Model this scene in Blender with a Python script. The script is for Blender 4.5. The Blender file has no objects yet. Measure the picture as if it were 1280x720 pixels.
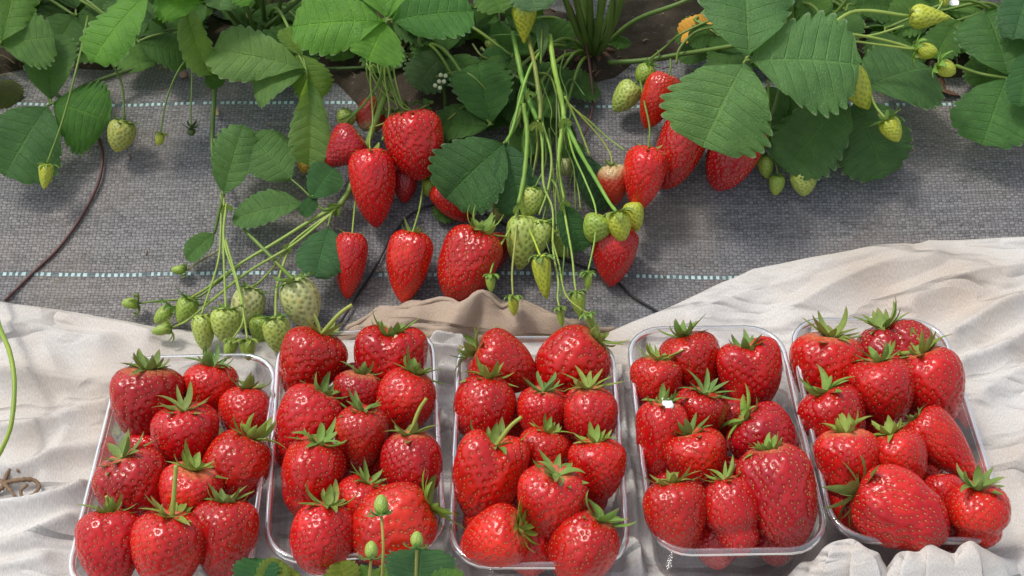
import bpy, math, random
import numpy as np
from mathutils import Vector, Matrix

random.seed(7)
SC = bpy.context.scene
COL = SC.collection
PI = math.pi

# ------------------------------------------------------------------ camera
CAM = Vector((0, 0, 0.80))
F = 640 / math.tan(math.radians(22.5))
S2 = math.sqrt(.5)
RIGHT, UP, FWD = Vector((1, 0, 0)), Vector((0, S2, S2)), Vector((0, S2, -S2))
cd = bpy.data.cameras.new('camera')
cam = bpy.data.objects.new('camera', cd)
COL.objects.link(cam)
cam.location = CAM
cam.rotation_euler = (math.radians(45), 0, 0)
cd.sensor_width = 36
cd.lens = 18 / math.tan(math.radians(22.5))
cd.clip_start = 0.02
cd.clip_end = 500
SC.camera = cam


def gz(x, y):
    """height of the ground under everything: flat alley, bank, flat bed top"""
    s = min(1, max(0, (y - .745) / .265))
    return .085 * s * s * (3 - 2 * s)


def ray(px, py):
    return (FWD + RIGHT * ((px - 640) / F) + UP * ((360 - py) / F))


def P(px, py, h=0.0):
    d = ray(px, py)
    t = (.8 - h) / -d.z
    for _ in range(60):
        q = CAM + d * t
        t2 = (.8 - h - gz(q.x, q.y)) / -d.z
        t += (t2 - t) * .6
    return CAM + d * t


def depth(p):
    return (p - CAM).dot(FWD)


# ------------------------------------------------------------------ helpers
def new_obj(name, data, parent=None, M=None):
    o = bpy.data.objects.new(name, data)
    COL.objects.link(o)
    if parent is not None:
        o.parent = parent
    if M is not None:
        o.matrix_basis = M
    return o


def tag(o, label=None, cat=None, group=None, kind=None):
    if label: o['label'] = label
    if cat: o['category'] = cat
    if group: o['group'] = group
    if kind: o['kind'] = kind
    return o


def mesh_from(name, verts, faces, mats, smooth=True, fmat=None):
    me = bpy.data.meshes.new(name)
    me.from_pydata([tuple(map(float, v)) for v in verts], [], [tuple(map(int, f)) for f in faces])
    for m in (mats if isinstance(mats, (list, tuple)) else [mats]):
        me.materials.append(m)
    if fmat is not None:
        me.polygons.foreach_set('material_index', np.asarray(fmat, dtype=np.int32))
    me.polygons.foreach_set('use_smooth', [smooth] * len(me.polygons))
    me.update()
    return me


def attr(me, name, vals):
    a = me.attributes.new(name, 'FLOAT', 'POINT')
    a.data.foreach_set('value', np.asarray(vals, dtype=np.float32))


def catmull(pts, n=8):
    pts = [Vector(p) for p in pts]
    if len(pts) == 2:
        return [pts[0].lerp(pts[1], i / n) for i in range(n + 1)]
    out = []
    e = [pts[0] * 2 - pts[1]] + pts + [pts[-1] * 2 - pts[-2]]
    for i in range(1, len(e) - 2):
        p0, p1, p2, p3 = e[i - 1:i + 3]
        for k in range(n):
            t = k / n
            out.append(.5 * ((2 * p1) + (p2 - p0) * t + (2 * p0 - 5 * p1 + 4 * p2 - p3) * t * t + (3 * p1 - p0 - 3 * p2 + p3) * t ** 3))
    out.append(pts[-1])
    return out


class MB:
    """collects vertices and faces"""
    def __init__(s):
        s.v, s.f, s.m = [], [], []

    def add(s, v, f, m=0):
        o = len(s.v)
        s.v += [tuple(a) for a in v]
        s.f += [tuple(i + o for i in q) for q in f]
        s.m += [m] * len(f)

    def tube(s, pts, r0, r1=None, sides=8, n=8, smooth=True, m=0, wob=0.0, caps=True):
        r1 = r0 if r1 is None else r1
        pts = catmull(pts, n) if smooth else [Vector(p) for p in pts]
        ring = []
        T = (pts[1] - pts[0]).normalized()
        N = T.orthogonal().normalized()
        o = len(s.v)
        L = len(pts)
        for i, p in enumerate(pts):
            t = (pts[min(i + 1, L - 1)] - pts[max(i - 1, 0)])
            if t.length < 1e-9: t = T
            T = t.normalized()
            N = (N - T * N.dot(T)).normalized()
            B = T.cross(N)
            r = r0 + (r1 - r0) * i / (L - 1)
            r *= 1 + wob * random.uniform(-1, 1)
            for k in range(sides):
                a = 2 * PI * k / sides
                s.v.append(tuple(p + N * (math.cos(a) * r) + B * (math.sin(a) * r)))
        for i in range(L - 1):
            for k in range(sides):
                a, b = o + i * sides + k, o + i * sides + (k + 1) % sides
                s.f.append((a, b, b + sides, a + sides)); s.m.append(m)
        if caps:
            s.f.append(tuple(o + k for k in range(sides))[::-1]); s.m.append(m)
            s.f.append(tuple(o + (L - 1) * sides + k for k in range(sides))); s.m.append(m)

    def mesh(s, name, mats, origin=None, smooth=True):
        v = s.v
        if origin is not None:
            v = [(a - origin[0], b - origin[1], c - origin[2]) for a, b, c in v]
        return mesh_from(name, v, s.f, mats, smooth, s.m)


# ------------------------------------------------------------------ materials
class N:
    """tiny node-tree builder"""
    def __init__(s, name):
        s.mat = bpy.data.materials.new(name)
        s.mat.use_nodes = True
        s.t = s.mat.node_tree
        s.t.nodes.clear()
        s.out = s.t.nodes.new('ShaderNodeOutputMaterial')

    def n(s, typ, ins=None, **props):
        nd = s.t.nodes.new('ShaderNode' + typ)
        for k, v in props.items():
            setattr(nd, k, v)
        for k, v in (ins or {}).items():
            s.set(nd, k, v)
        return nd

    def set(s, nd, k, v):
        sock = nd.inputs[k]
        if hasattr(v, 'is_output'):
            s.t.links.new(v, sock)
        elif isinstance(v, bpy.types.Node):
            s.t.links.new(v.outputs[0], sock)
        else:
            sock.default_value = v

    def math(s, op, a, b=0.0, c=0.0, clamp=False):
        nd = s.n('Math', {0: a, 1: b, 2: c}, operation=op, use_clamp=clamp)
        return nd.outputs[0]

    def mix(s, fac, a, b, blend='MIX'):
        nd = s.n('Mix', data_type='RGBA', blend_type=blend)
        s.set(nd, 0, fac)
        for i, v in ((6, a), (7, b)):
            s.set(nd, i, (*v, 1) if isinstance(v, tuple) and len(v) == 3 else v)
        return nd.outputs[2]

    def ramp(s, fac, lo, hi):
        return s.n('MapRange', {0: fac, 1: lo, 2: hi}, interpolation_type='SMOOTHSTEP').outputs[0]

    def noise(s, scale, vec=None, detail=3, rough=.55, out=0):
        ins = {'Scale': scale, 'Detail': detail, 'Roughness': rough}
        if vec is not None: ins['Vector'] = vec
        return s.n('TexNoise', ins).outputs[out]

    def attr(s, name):
        return s.n('Attribute', attribute_name=name).outputs['Fac']

    def bump(s, h, strength=.5, dist=.001, normal=None):
        ins = {'Height': h, 'Strength': strength, 'Distance': dist}
        if normal is not None: ins['Normal'] = normal
        return s.n('Bump', ins).outputs[0]

    def bsdf(s, **k):
        ren = {'color': 'Base Color', 'rough': 'Roughness', 'normal': 'Normal', 'coat': 'Coat Weight', 'coat_rough': 'Coat Roughness',
               'sss': 'Subsurface Weight', 'sss_scale': 'Subsurface Scale', 'sss_r': 'Subsurface Radius', 'spec': 'Specular IOR Level', 'sheen': 'Sheen Weight'}
        ins = {}
        for a, v in k.items():
            if isinstance(v, tuple) and len(v) == 3 and a == 'color': v = (*v, 1)
            ins[ren[a]] = v
        return s.n('BsdfPrincipled', ins)

    def done(s, shader):
        s.t.links.new(shader.outputs[0] if isinstance(shader, bpy.types.Node) else shader, s.out.inputs[0])
        return s.mat


def obj_color(b):
    return b.n('ObjectInfo').outputs['Color']


def m_berry():
    b = N('ripe_berry_skin')
    pit, tt = b.attr('pit'), b.attr('tt')
    oi = b.n('ObjectInfo')
    base, rnd = oi.outputs['Color'], oi.outputs['Random']
    co = b.n('TexCoord').outputs['Object']
    nz = b.noise(2.0, co, 3)
    c = b.mix(b.ramp(nz, .40, .75), base, b.mix(1.0, base, (1.35, 2.4, 1.2), 'MULTIPLY'))
    c = b.mix(b.math('MULTIPLY', b.ramp(b.noise(1.6, b.n('VectorMath', {0: co, 1: (3.1, 1.7, 5.3)}, operation='ADD').outputs[0], 2), .52, .72), .55), c, b.mix(1.0, base, (.66, .7, .9), 'MULTIPLY'))
    c = b.mix(b.math('MULTIPLY', pit, .5), c, b.mix(1.0, base, (.5, .4, .5), 'MULTIPLY'))
    neck = b.math('ADD', tt, b.math('MULTIPLY', b.math('SUBTRACT', b.noise(3.5, co, 2), .5), .10))
    edge = b.math('ADD', .012, b.math('MULTIPLY', b.math('POWER', rnd, 3.0), .09))
    pale = b.math('SUBTRACT', 1.0, b.n('MapRange', {0: neck, 1: -.01, 2: edge}, interpolation_type='SMOOTHSTEP').outputs[0])
    c = b.mix(b.math('MULTIPLY', pale, .6), c, (.70, .30, .14))
    rough = b.math('ADD', b.math('ADD', .05, b.math('MULTIPLY', rnd, .06)), b.math('MULTIPLY', b.noise(5, co, 3), .16))
    nrm = b.bump(b.noise(30, co, 3), .10, .02)
    return b.done(b.bsdf(color=c, rough=rough, normal=nrm, sss=.06, sss_scale=.002, sss_r=(1, .2, .1), spec=.42, coat=.25, coat_rough=.05))


def m_blush():
    b = N('half_ripe_skin')
    pit, tt = b.attr('pit'), b.attr('tt')
    co = b.n('TexCoord').outputs['Object']
    f = b.math('ADD', tt, b.math('MULTIPLY', b.math('SUBTRACT', b.noise(2.5, co, 3), .5), .7))
    c = b.mix(b.ramp(f, -.05, .50), (.52, .42, .2), obj_color(b))
    c = b.mix(b.math('MULTIPLY', pit, .4), c, b.mix(1.0, c, (.7, .55, .6), 'MULTIPLY'))
    return b.done(b.bsdf(color=c, rough=.34, sss=.1, sss_scale=.003, sss_r=(1, .4, .2)))


def m_green():
    b = N('unripe_berry_skin')
    pit, tt = b.attr('pit'), b.attr('tt')
    co = b.n('TexCoord').outputs['Object']
    base = obj_color(b)
    c = b.mix(b.math('MULTIPLY', pit, .85), base, b.mix(1.0, base, (.42, .55, .40), 'MULTIPLY'))
    c = b.mix(b.ramp(b.noise(2.4, co, 3), .5, .8), c, b.mix(1.0, c, (1.25, 1.1, .8), 'MULTIPLY'))
    return b.done(b.bsdf(color=c, rough=.42, sss=.12, sss_scale=.002, sss_r=(.6, 1, .2)))


def m_plain(name, col, rough=.5, spread=.25, scale=60, bump=.2, spec=.4, sss=0):
    b = N(name)
    co = b.n('TexCoord').outputs['Object']
    nz = b.noise(scale, co, 4)
    c = b.mix(nz, tuple(x * (1 - spread) for x in col), tuple(min(1, x * (1 + spread)) for x in col))
    return b.done(b.bsdf(color=c, rough=rough, spec=spec, sss=sss, sss_scale=.002, normal=b.bump(b.noise(scale * 4, co, 3), bump, .001)))


def m_leaf():
    b = N('leaf_blade')
    uv = b.n('UVMap').outputs[0]
    sep = b.n('SeparateXYZ', {0: uv})
    u, v = sep.outputs[0], sep.outputs[1]
    av = b.math('ABSOLUTE', b.math('MULTIPLY', b.math('SUBTRACT', v, .5), 2.0))
    ph = b.math('ABSOLUTE', b.math('SUBTRACT', b.math('FRACT', b.math('ADD', b.math('MULTIPLY', u, 8.0), .09)), .5))
    w = b.math('ADD', .035, b.math('MULTIPLY', b.math('SUBTRACT', 1.0, av), .05))
    side = b.math('SUBTRACT', 1.0, b.ramp(b.math('DIVIDE', ph, w), .3, 1.3))
    mid = b.math('SUBTRACT', 1.0, b.ramp(av, .012, .05))
    vein = b.math('MAXIMUM', side, mid)
    co = b.n('TexCoord').outputs['Object']
    base = obj_color(b)
    # fine net of small veins between the ribs
    vor = b.n('TexVoronoi', {'Vector': b.n('VectorMath', {0: uv, 1: (34, 26, 1)}, operation='MULTIPLY').outputs[0], 'Scale': 1.0}, feature='DISTANCE_TO_EDGE')
    net = b.math('SUBTRACT', 1.0, b.ramp(vor.outputs['Distance'], .0, .12))
    nz = b.noise(3.0, co, 4, .6)
    c = b.mix(b.ramp(nz, .3, .75), b.mix(1.0, base, (.78, .8, .8), 'MULTIPLY'), b.mix(1.0, base, (1.25, 1.15, 1.1), 'MULTIPLY'))
    c = b.mix(b.math('MULTIPLY', net, .22), c, b.mix(1.0, base, (1.5, 1.35, 1.4), 'MULTIPLY'))
    c = b.mix(b.math('MULTIPLY', vein, .34), c, b.mix(1.0, base, (1.9, 1.6, 1.7), 'MULTIPLY'))
    spk = b.n('TexVoronoi', {'Vector': co, 'Scale': 30.0}, feature='F1')
    sp = b.math('MULTIPLY', b.math('LESS_THAN', spk.outputs['Distance'], .16), b.ramp(b.noise(4, co, 2), .5, .62))
    c = b.mix(b.math('MULTIPLY', sp, .45), c, (.42, .5, .3))
    c = b.mix(b.math('MULTIPLY', b.ramp(b.attr('tooth'), .55, .98), .55), c, (.45, .52, .36))
    h = b.math('ADD', b.math('MULTIPLY', vein, -1.0), b.math('ADD', b.math('MULTIPLY', net, -.35), b.math('MULTIPLY', b.noise(45, co, 4, .65), .9)))
    nrm = b.bump(h, .75, .0014)
    p = b.bsdf(color=c, rough=b.math('ADD', .30, b.math('MULTIPLY', nz, .2)), spec=.45, normal=nrm)
    tr = b.n('BsdfTranslucent', {'Color': b.mix(1.0, c, (1.6, 1.5, .5), 'MULTIPLY'), 'Normal': nrm})
    mx = b.n('MixShader', {0: .40})
    b.t.links.new(p.outputs[0], mx.inputs[1]); b.t.links.new(tr.outputs[0], mx.inputs[2])
    return b.done(mx)


def m_calyx():
    b = N('sepal_green')
    co = b.n('TexCoord').outputs['Object']
    base = obj_color(b)
    c = b.mix(b.noise(6, co, 3), b.mix(1.0, base, (.6, .65, .6), 'MULTIPLY'), b.mix(1.0, base, (1.5, 1.35, 1.3), 'MULTIPLY'))
    c = b.mix(b.math('MULTIPLY', b.ramp(b.math('ADD', b.attr('along'), b.math('MULTIPLY', b.math('SUBTRACT', b.noise(2.5, co, 2), .5), .9)), .72, 1.05), .65), c, (.33, .25, .10))
    c = b.mix(b.math('MULTIPLY', b.math('SUBTRACT', 1.0, b.ramp(b.attr('along'), .0, .3)), .4), c, (.30, .36, .10))
    p = b.bsdf(color=c, rough=.5, spec=.35, normal=b.bump(b.noise(40, co, 2), .2, .02))
    tr = b.n('BsdfTranslucent', {'Color': c})
    mx = b.n('MixShader', {0: .2})
    b.t.links.new(p.outputs[0], mx.inputs[1]); b.t.links.new(tr.outputs[0], mx.inputs[2])
    return b.done(mx)


def m_stem():
    b = N('stem_green')
    co = b.n('TexCoord').outputs['Object']
    base = obj_color(b)
    c = b.mix(b.noise(45, co, 3), b.mix(1.0, base, (.7, .75, .7), 'MULTIPLY'), b.mix(1.0, base, (1.35, 1.25, 1.2), 'MULTIPLY'))
    c = b.mix(b.math('MULTIPLY', b.ramp(b.noise(22, co, 3), .55, .75), .4), c, b.mix(1.0, base, (1.5, .75, .6), 'MULTIPLY'))
    return b.done(b.bsdf(color=c, rough=.45, spec=.4, sss=.1, sss_scale=.002, normal=b.bump(b.noise(400, co, 2), .15, .001)))


def m_plastic():
    b = N('clear_plastic')
    lw = b.n('LayerWeight', {'Blend': .18})
    fac = b.math('ADD', b.math('MULTIPLY', lw.outputs['Fresnel'], .75), .025)
    t = b.n('BsdfTransparent', {'Color': (.955, .965, .97, 1)})
    g = b.n('BsdfGlossy', {'Color': (1, 1, 1, 1), 'Roughness': .06})
    d = b.n('BsdfDiffuse', {'Color': (.75, .78, .8, 1)})
    m1 = b.n('MixShader', {0: fac})
    b.t.links.new(t.outputs[0], m1.inputs[1]); b.t.links.new(g.outputs[0], m1.inputs[2])
    m2 = b.n('MixShader', {0: .045})
    b.t.links.new(m1.outputs[0], m2.inputs[1]); b.t.links.new(d.outputs[0], m2.inputs[2])
    return b.done(m2)


def m_rim():
    b = N('plastic_rim')
    lw = b.n('LayerWeight', {'Blend': .35})
    fac = b.math('ADD', b.math('MULTIPLY', lw.outputs['Fresnel'], .7), .10)
    t = b.n('BsdfTransparent', {'Color': (.9, .92, .93, 1)})
    g = b.n('BsdfGlossy', {'Color': (1, 1, 1, 1), 'Roughness': .09})
    d = b.n('BsdfDiffuse', {'Color': (.7, .73, .76, 1)})
    m1 = b.n('MixShader', {0: fac})
    b.t.links.new(t.outputs[0], m1.inputs[1]); b.t.links.new(g.outputs[0], m1.inputs[2])
    m2 = b.n('MixShader', {0: .07})
    b.t.links.new(m1.outputs[0], m2.inputs[1]); b.t.links.new(d.outputs[0], m2.inputs[2])
    return b.done(m2)


def m_cloth(name, col, stain, dirt=1.0):
    b = N(name)
    uv = b.n('UVMap').outputs[0]
    # threads run both ways on the diagonal: stretched noise, never quite regular
    def thread(ang, k):
        mp = b.n('Mapping', {'Vector': uv, 'Rotation': (0, 0, ang), 'Scale': (k, k * .3, 1)})
        return b.noise(1.0, mp.outputs[0], 2, .6)
    t1, t2 = thread(.75, 1300), thread(-.8, 1300)
    weave = b.math('ADD', t1, t2)
    c = b.mix(b.ramp(b.noise(4, uv, 4, .6), .44, .70), col, stain)
    c = b.mix(b.math('MULTIPLY', b.ramp(weave, .82, 1.18), .6), b.mix(1.0, c, (.80, .80, .81), 'MULTIPLY'), b.mix(1.0, c, (1.10, 1.10, 1.09), 'MULTIPLY'))
    c = b.mix(b.math('MULTIPLY', b.ramp(b.noise(230, uv, 3), .68, .76), .4 * dirt), c, (.22, .18, .13))
    c = b.mix(b.math('MULTIPLY', b.ramp(b.noise(15, uv, 5, .65), .52, .78), .5 * dirt), c, stain)
    wr = b.noise(22, b.n('Mapping', {'Vector': uv, 'Scale': (.6, 1.5, 1)}).outputs[0], 4, .5)
    cr = b.math('ABSOLUTE', b.math('SUBTRACT', b.noise(9, b.n('Mapping', {'Vector': uv, 'Rotation': (0, 0, .25), 'Scale': (.6, 1.7, 1)}).outputs[0], 3, .5), .5))
    cr = b.math('MINIMUM', cr, .06)
    nrm = b.bump(weave, .55, .0006, b.bump(cr, 1.0, .07, b.bump(wr, .4, .006)))
    return b.done(b.bsdf(color=c, rough=.92, spec=.08, sheen=.1, normal=nrm))


def m_weedmat(v1, v2):
    b = N('woven_weed_mat')
    uv = b.n('UVMap').outputs[0]
    uvd = b.n('VectorMath', {0: uv, 1: b.n('VectorMath', {0: b.noise(14, uv, 2, out=1), 'Scale': .003}, operation='SCALE').outputs[0]}, operation='ADD').outputs[0]
    fine = b.n('VectorMath', {0: uvd, 1: b.n('VectorMath', {0: b.noise(130, uv, 2, out=1), 'Scale': .0034}, operation='SCALE').outputs[0]}, operation='ADD').outputs[0]
    fs = b.n('SeparateXYZ', {0: fine})
    cu, cv = b.math('DIVIDE', fs.outputs[0], .0036), b.math('DIVIDE', fs.outputs[1], .0027)
    fu, fv = b.math('FLOOR', cu), b.math('FLOOR', cv)
    over = b.math('PINGPONG', b.math('ADD', fu, fv), 1.0)            # which tape lies on top in this cell
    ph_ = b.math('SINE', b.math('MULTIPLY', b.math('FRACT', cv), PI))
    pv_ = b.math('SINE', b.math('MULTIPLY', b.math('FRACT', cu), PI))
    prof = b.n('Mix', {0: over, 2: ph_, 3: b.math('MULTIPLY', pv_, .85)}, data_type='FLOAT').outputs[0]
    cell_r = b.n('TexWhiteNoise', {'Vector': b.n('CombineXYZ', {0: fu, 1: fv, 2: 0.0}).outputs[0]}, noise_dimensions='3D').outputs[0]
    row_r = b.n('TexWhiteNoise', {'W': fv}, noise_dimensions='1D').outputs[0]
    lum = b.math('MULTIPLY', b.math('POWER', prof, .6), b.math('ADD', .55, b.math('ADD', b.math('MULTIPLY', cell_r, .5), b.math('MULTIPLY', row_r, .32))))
    lum = b.math('MULTIPLY', lum, b.math('SUBTRACT', 1.0, b.math('MULTIPLY', over, .22)))  # shade in the gaps and on the crossing tapes, put into the colour
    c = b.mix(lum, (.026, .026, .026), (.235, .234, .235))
    big = b.noise(3.2, uv, 4, .6)
    soil = b.ramp(b.noise(6.5, uv, 5, .6), .46, .70)
    c = b.mix(1.0, c, b.mix(b.ramp(big, .35, .7), (.88, .92, 1.0), (1.2, 1.1, 1.0)), 'MULTIPLY')
    c = b.mix(b.math('MULTIPLY', soil, .5), c, (.165, .135, .11))
    streak = b.noise(1.0, b.n('Mapping', {'Vector': uv, 'Scale': (60, 420, 1)}).outputs[0], 3, .6)
    c = b.mix(b.math('MULTIPLY', b.ramp(streak, .52, .72), .5), c, (.27, .26, .25))
    c = b.mix(b.math('MULTIPLY', b.ramp(streak, .44, .28), .6), c, (.04, .04, .04))
    grit = b.ramp(b.noise(420, uv, 3, .6), .60, .72)
    c = b.mix(b.math('MULTIPLY', grit, .3), c, (.34, .32, .30))
    sep = b.n('SeparateXYZ', {0: uvd})
    u, v = sep.outputs[0], sep.outputs[1]
    # two woven marker lines of pale dashes
    cell = b.math('DIVIDE', u, .0056)
    rnd = b.n('TexWhiteNoise', {'W': b.math('FLOOR', cell)}, noise_dimensions='1D').outputs[0]
    fr = b.math('FRACT', cell)
    wid = b.math('ADD', .38, b.math('MULTIPLY', rnd, .3))
    dash = b.math('MULTIPLY', b.math('LESS_THAN', fr, wid), b.math('LESS_THAN', .12, rnd))
    for vv, umax in ((v1, 3), (v2, 3)):
        dv = b.math('ABSOLUTE', b.math('SUBTRACT', v, vv))
        band = b.math('LESS_THAN', dv, .0022)
        keep = b.math('LESS_THAN', u, .26 if vv == v2 else .6)
        band = b.math('MULTIPLY', band, keep)
        c = b.mix(b.math('MULTIPLY', band, .55), c, (.07, .13, .14))
        dd = b.math('MULTIPLY', b.math('MULTIPLY', dash, b.math('LESS_THAN', dv, .0017)), keep)
        dirty = b.ramp(b.noise(60, uv, 3), .72, .5)
        c = b.mix(b.math('MULTIPLY', dd, b.math('ADD', .35, b.math('MULTIPLY', dirty, .5))), c, (.52, .68, .66))
    h = b.math('ADD', prof, b.math('MULTIPLY', b.noise(500, uv, 2), .7))
    nrm = b.bump(h, .6, .0007, b.bump(b.noise(18, b.n('Mapping', {'Vector': uv, 'Scale': (.5, 2.2, 1)}).outputs[0], 4), .55, .006))
    return b.done(b.bsdf(color=c, rough=.62, spec=.35, normal=nrm))


def m_soil():
    b = N('dark_soil')
    co = b.n('TexCoord').outputs['Object']
    c = b.mix(b.noise(40, co, 6, .7), (.02, .015, .011), (.11, .085, .062))
    c = b.mix(b.ramp(b.noise(160, co, 3), .62, .72), c, (.2, .17, .13))
    return b.done(b.bsdf(color=c, rough=.95, spec=.15, normal=b.bump(b.noise(90, co, 6, .7), .9, .006)))


M_BERRY, M_BLUSH, M_GREEN, M_LEAF, M_CALYX, M_STEM = m_berry(), m_blush(), m_green(), m_leaf(), m_calyx(), m_stem()
M_SEED = m_plain('seed_yellow', (.50, .24, .055), .35, .55, 7, .0)
M_SEED_G = m_plain('seed_olive', (.23, .17, .04), .4, .3, 3, .0)
M_SEED_Y = m_plain('seed_lime', (.24, .23, .04), .4, .3, 3, .0)
M_PLASTIC, M_RIM = m_plastic(), m_rim()
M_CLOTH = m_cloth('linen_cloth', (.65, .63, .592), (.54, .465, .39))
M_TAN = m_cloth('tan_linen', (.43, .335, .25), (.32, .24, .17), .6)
M_SOIL = m_soil()
M_BROWN = m_plain('dry_brown', (.13, .065, .035), .7, .4, 80)
M_STRAW = m_plain('dry_straw', (.33, .25, .14), .8, .4, 90)
M_RUNNER = m_plain('red_brown_runner', (.085, .032, .025), .5, .35, 70)
M_HOSE = m_plain('black_hose', (.018, .017, .018), .5, .2, 40)
M_WITHER = m_plain('withered_yellow', (.55, .27, .03), .7, .4, 50)
M_WHITE = m_plain('white_petal', (.85, .85, .82), .6, .05, 60)
M_STONE = m_plain('grey_stone', (.28, .26, .24), .9, .3, 90)
M_CREAM = m_plain('cream_bud', (.55, .56, .36), .5, .2, 60)

# ------------------------------------------------------------------ berries
SPECS = {
 # s shoulder, p,q taper, e ellipticity, n shoulder squareness, lobes [(k,amp)], bend, extra
 'cone':   dict(s=.30, p=2.0, q=.70, e=1.0, n=2.4, lob=.03, bend=.05),
 'conic':  dict(s=.28, p=1.85, q=.72, e=.96, n=2.4, lob=.05, bend=-.08),
 'globe':  dict(s=.40, p=2.1, q=.60, e=1.0, n=2.2, lob=.03, bend=.0),
 'round':  dict(s=.44, p=2.3, q=.62, e=.95, n=2.3, lob=.05, bend=.06),
 'heart':  dict(s=.28, p=2.1, q=.66, e=.86, n=2.5, lob=.05, bend=.0, notch=.10),
 'long':   dict(s=.22, p=1.6, q=.70, e=1.0, n=2.4, lob=.03, bend=.10),
 'wedge':  dict(s=.30, p=2.6, q=.62, e=.80, n=2.4, lob=.06, bend=-.05),
 'neck':   dict(s=.36, p=2.2, q=.62, e=1.0, n=2.2, lob=.04, bend=.12, waist=.16),
 'lump':   dict(s=.36, p=2.4, q=.60, e=.95, n=2.2, lob=.10, bend=-.12, groove=.10, waist=.07),
 'double': dict(s=.36, p=2.2, q=.60, e=.85, n=2.3, lob=.06, bend=.05, groove=.33),
 'spear':  dict(s=.26, p=1.25, q=.95, e=1.0, n=2.4, lob=.03, bend=-.06),
}


def berry_mesh(name, seed, green=False, nseeds=330, NT=112, NP=160, asp=1.2, skin=None, seedmat=None, s=.3, p=1.8, q=.8, e=1, n=2.3, lob=.03, bend=0, notch=0, waist=0, groove=0, pitd=.014):
    rg = np.random.RandomState(seed)
    td = (1 - np.cos(np.linspace(0, PI, 900))) / 2
    r = np.where(td < s, np.maximum(0, 1 - (np.maximum(0, s - td) / s) ** n) ** (1 / n), np.maximum(0, 1 - (np.maximum(0, td - s) / (1 - s)) ** p) ** q) * .5
    if waist: r *= 1 - waist * np.exp(-((td - .66) / .10) ** 2)
    z = (.5 - td) * asp - np.where(td < s, .075 * np.exp(-(r / .15) ** 2), 0)
    arc = np.concatenate([[0], np.cumsum(np.hypot(np.diff(r), np.diff(z)))])
    ph = rg.rand(8) * 2 * PI
    fr = rg.randn(8, 3) * 2.4
    fp = rg.rand(8) * 2 * PI

    def surf(a, phi):
        """a = arc fraction, phi angle -> point, t"""
        rr = np.interp(a * arc[-1], arc, r); zz = np.interp(a * arc[-1], arc, z); tt = np.interp(a * arc[-1], arc, td)
        mod = 1 + lob * (np.cos(2 * phi + ph[0]) * .7 + .8 * np.cos(3 * phi + ph[1] + 2 * tt) * (1 - tt) + .5 * np.cos(5 * phi + ph[2]) * (1 - tt))
        if groove:
            dphi = np.angle(np.exp(1j * (phi - (-PI / 2 + .35))))
            mod = mod * (1 - groove * np.exp(-(dphi / .30) ** 2) * np.clip(1.25 - tt, 0, 1))
        rr = rr * mod
        x, y = rr * np.cos(phi), rr * np.sin(phi) * e
        if notch:
            zz = zz - notch * np.exp(-(x / .17) ** 2) * np.clip(1 - tt / s, 0, 1) * 1.2 + notch * .4 * np.abs(x) * 2 * np.clip(1 - tt / s, 0, 1)
        x = x + bend * ((tt - .4) ** 2) * np.sign(tt - .4)
        pt = np.stack([x, y, zz], -1)
        d = np.zeros(pt.shape[:-1])
        for k in range(8):
            d = d + np.sin(pt @ fr[k] * 1.6 + fp[k])
        sc = 1 + d * .007
        pt[..., 0] *= sc; pt[..., 1] *= sc
        return pt, tt
    A = np.linspace(0, 1, NT)[:, None] * np.ones((1, NP)); PH = np.linspace(0, 2 * PI, NP, endpoint=False)[None, :] * np.ones((NT, 1))
    pts, tt = surf(A, PH)
    # normals
    dA = np.gradient(pts, axis=0); dP = (np.roll(pts, -1, 1) - np.roll(pts, 1, 1))
    nr = np.cross(dP, dA); nr /= np.maximum(1e-9, np.linalg.norm(nr, axis=-1, keepdims=True))
    cen = pts - np.array([0, 0, 0]); sign = np.sign((nr * cen).sum(-1).mean()); nr *= sign if sign else 1
    # seeds: spiral spaced evenly by area
    ac = np.linspace(0, 1, 400); rr = np.interp(ac * arc[-1], arc, r)
    cum = np.cumsum(rr); cum /= cum[-1]
    k = np.arange(nseeds) + .5
    sa = np.clip(np.interp((k + rg.randn(nseeds) * 1.5) / nseeds, cum, ac), .002, .998); sphi = k * 2.39996 + rg.randn(nseeds) * .085
    keep = (np.interp(sa * arc[-1], arc, r) > .17) | (sa > .5)
    sa, sphi = sa[keep], sphi[keep]
    sp, _ = surf(sa, sphi)
    area = 2 * PI * np.trapz(np.interp(ac * arc[-1], arc, r), ac * arc[-1])
    gap = math.sqrt(area / nseeds)
    V = pts.reshape(-1, 3); dmin = np.full(len(V), 9.0)
    for i in range(0, len(V), 2000):
        dmin[i:i + 2000] = np.sqrt(((V[i:i + 2000, None, :] - sp[None]) ** 2).sum(-1)).min(1)
    dd = dmin / gap
    pit = np.exp(-(dd / .27) ** 2)
    V = V + nr.reshape(-1, 3) * (-pitd * pit + .006 * np.clip(dd / .6, 0, 1))[:, None]
    verts = [V]; faces = []
    for i in range(NT - 1):
        a = i * NP + np.arange(NP); b = i * NP + (np.arange(NP) + 1) % NP
        faces.append(np.stack([a, a + NP, b + NP, b], 1))
    faces = np.concatenate(faces)
    fl = [tuple(f) for f in faces.tolist()]
    fm = [0] * len(fl)
    pits, tts = [pit], [tt.reshape(-1)]
    # seed bodies
    eps = 1e-3
    p2, _ = surf(np.clip(sa + eps, 0, 1), sphi); p3, _ = surf(sa, sphi + eps)
    ta = p2 - sp; ta /= np.maximum(1e-9, np.linalg.norm(ta, axis=1, keepdims=True))
    tb = p3 - sp; tb /= np.maximum(1e-9, np.linalg.norm(tb, axis=1, keepdims=True))
    ns = np.cross(tb, ta); ns /= np.maximum(1e-9, np.linalg.norm(ns, axis=1, keepdims=True))
    if ((ns * sp).sum(1)).mean() < 0: ns = -ns
    off = len(V)
    ring = 6
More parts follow.
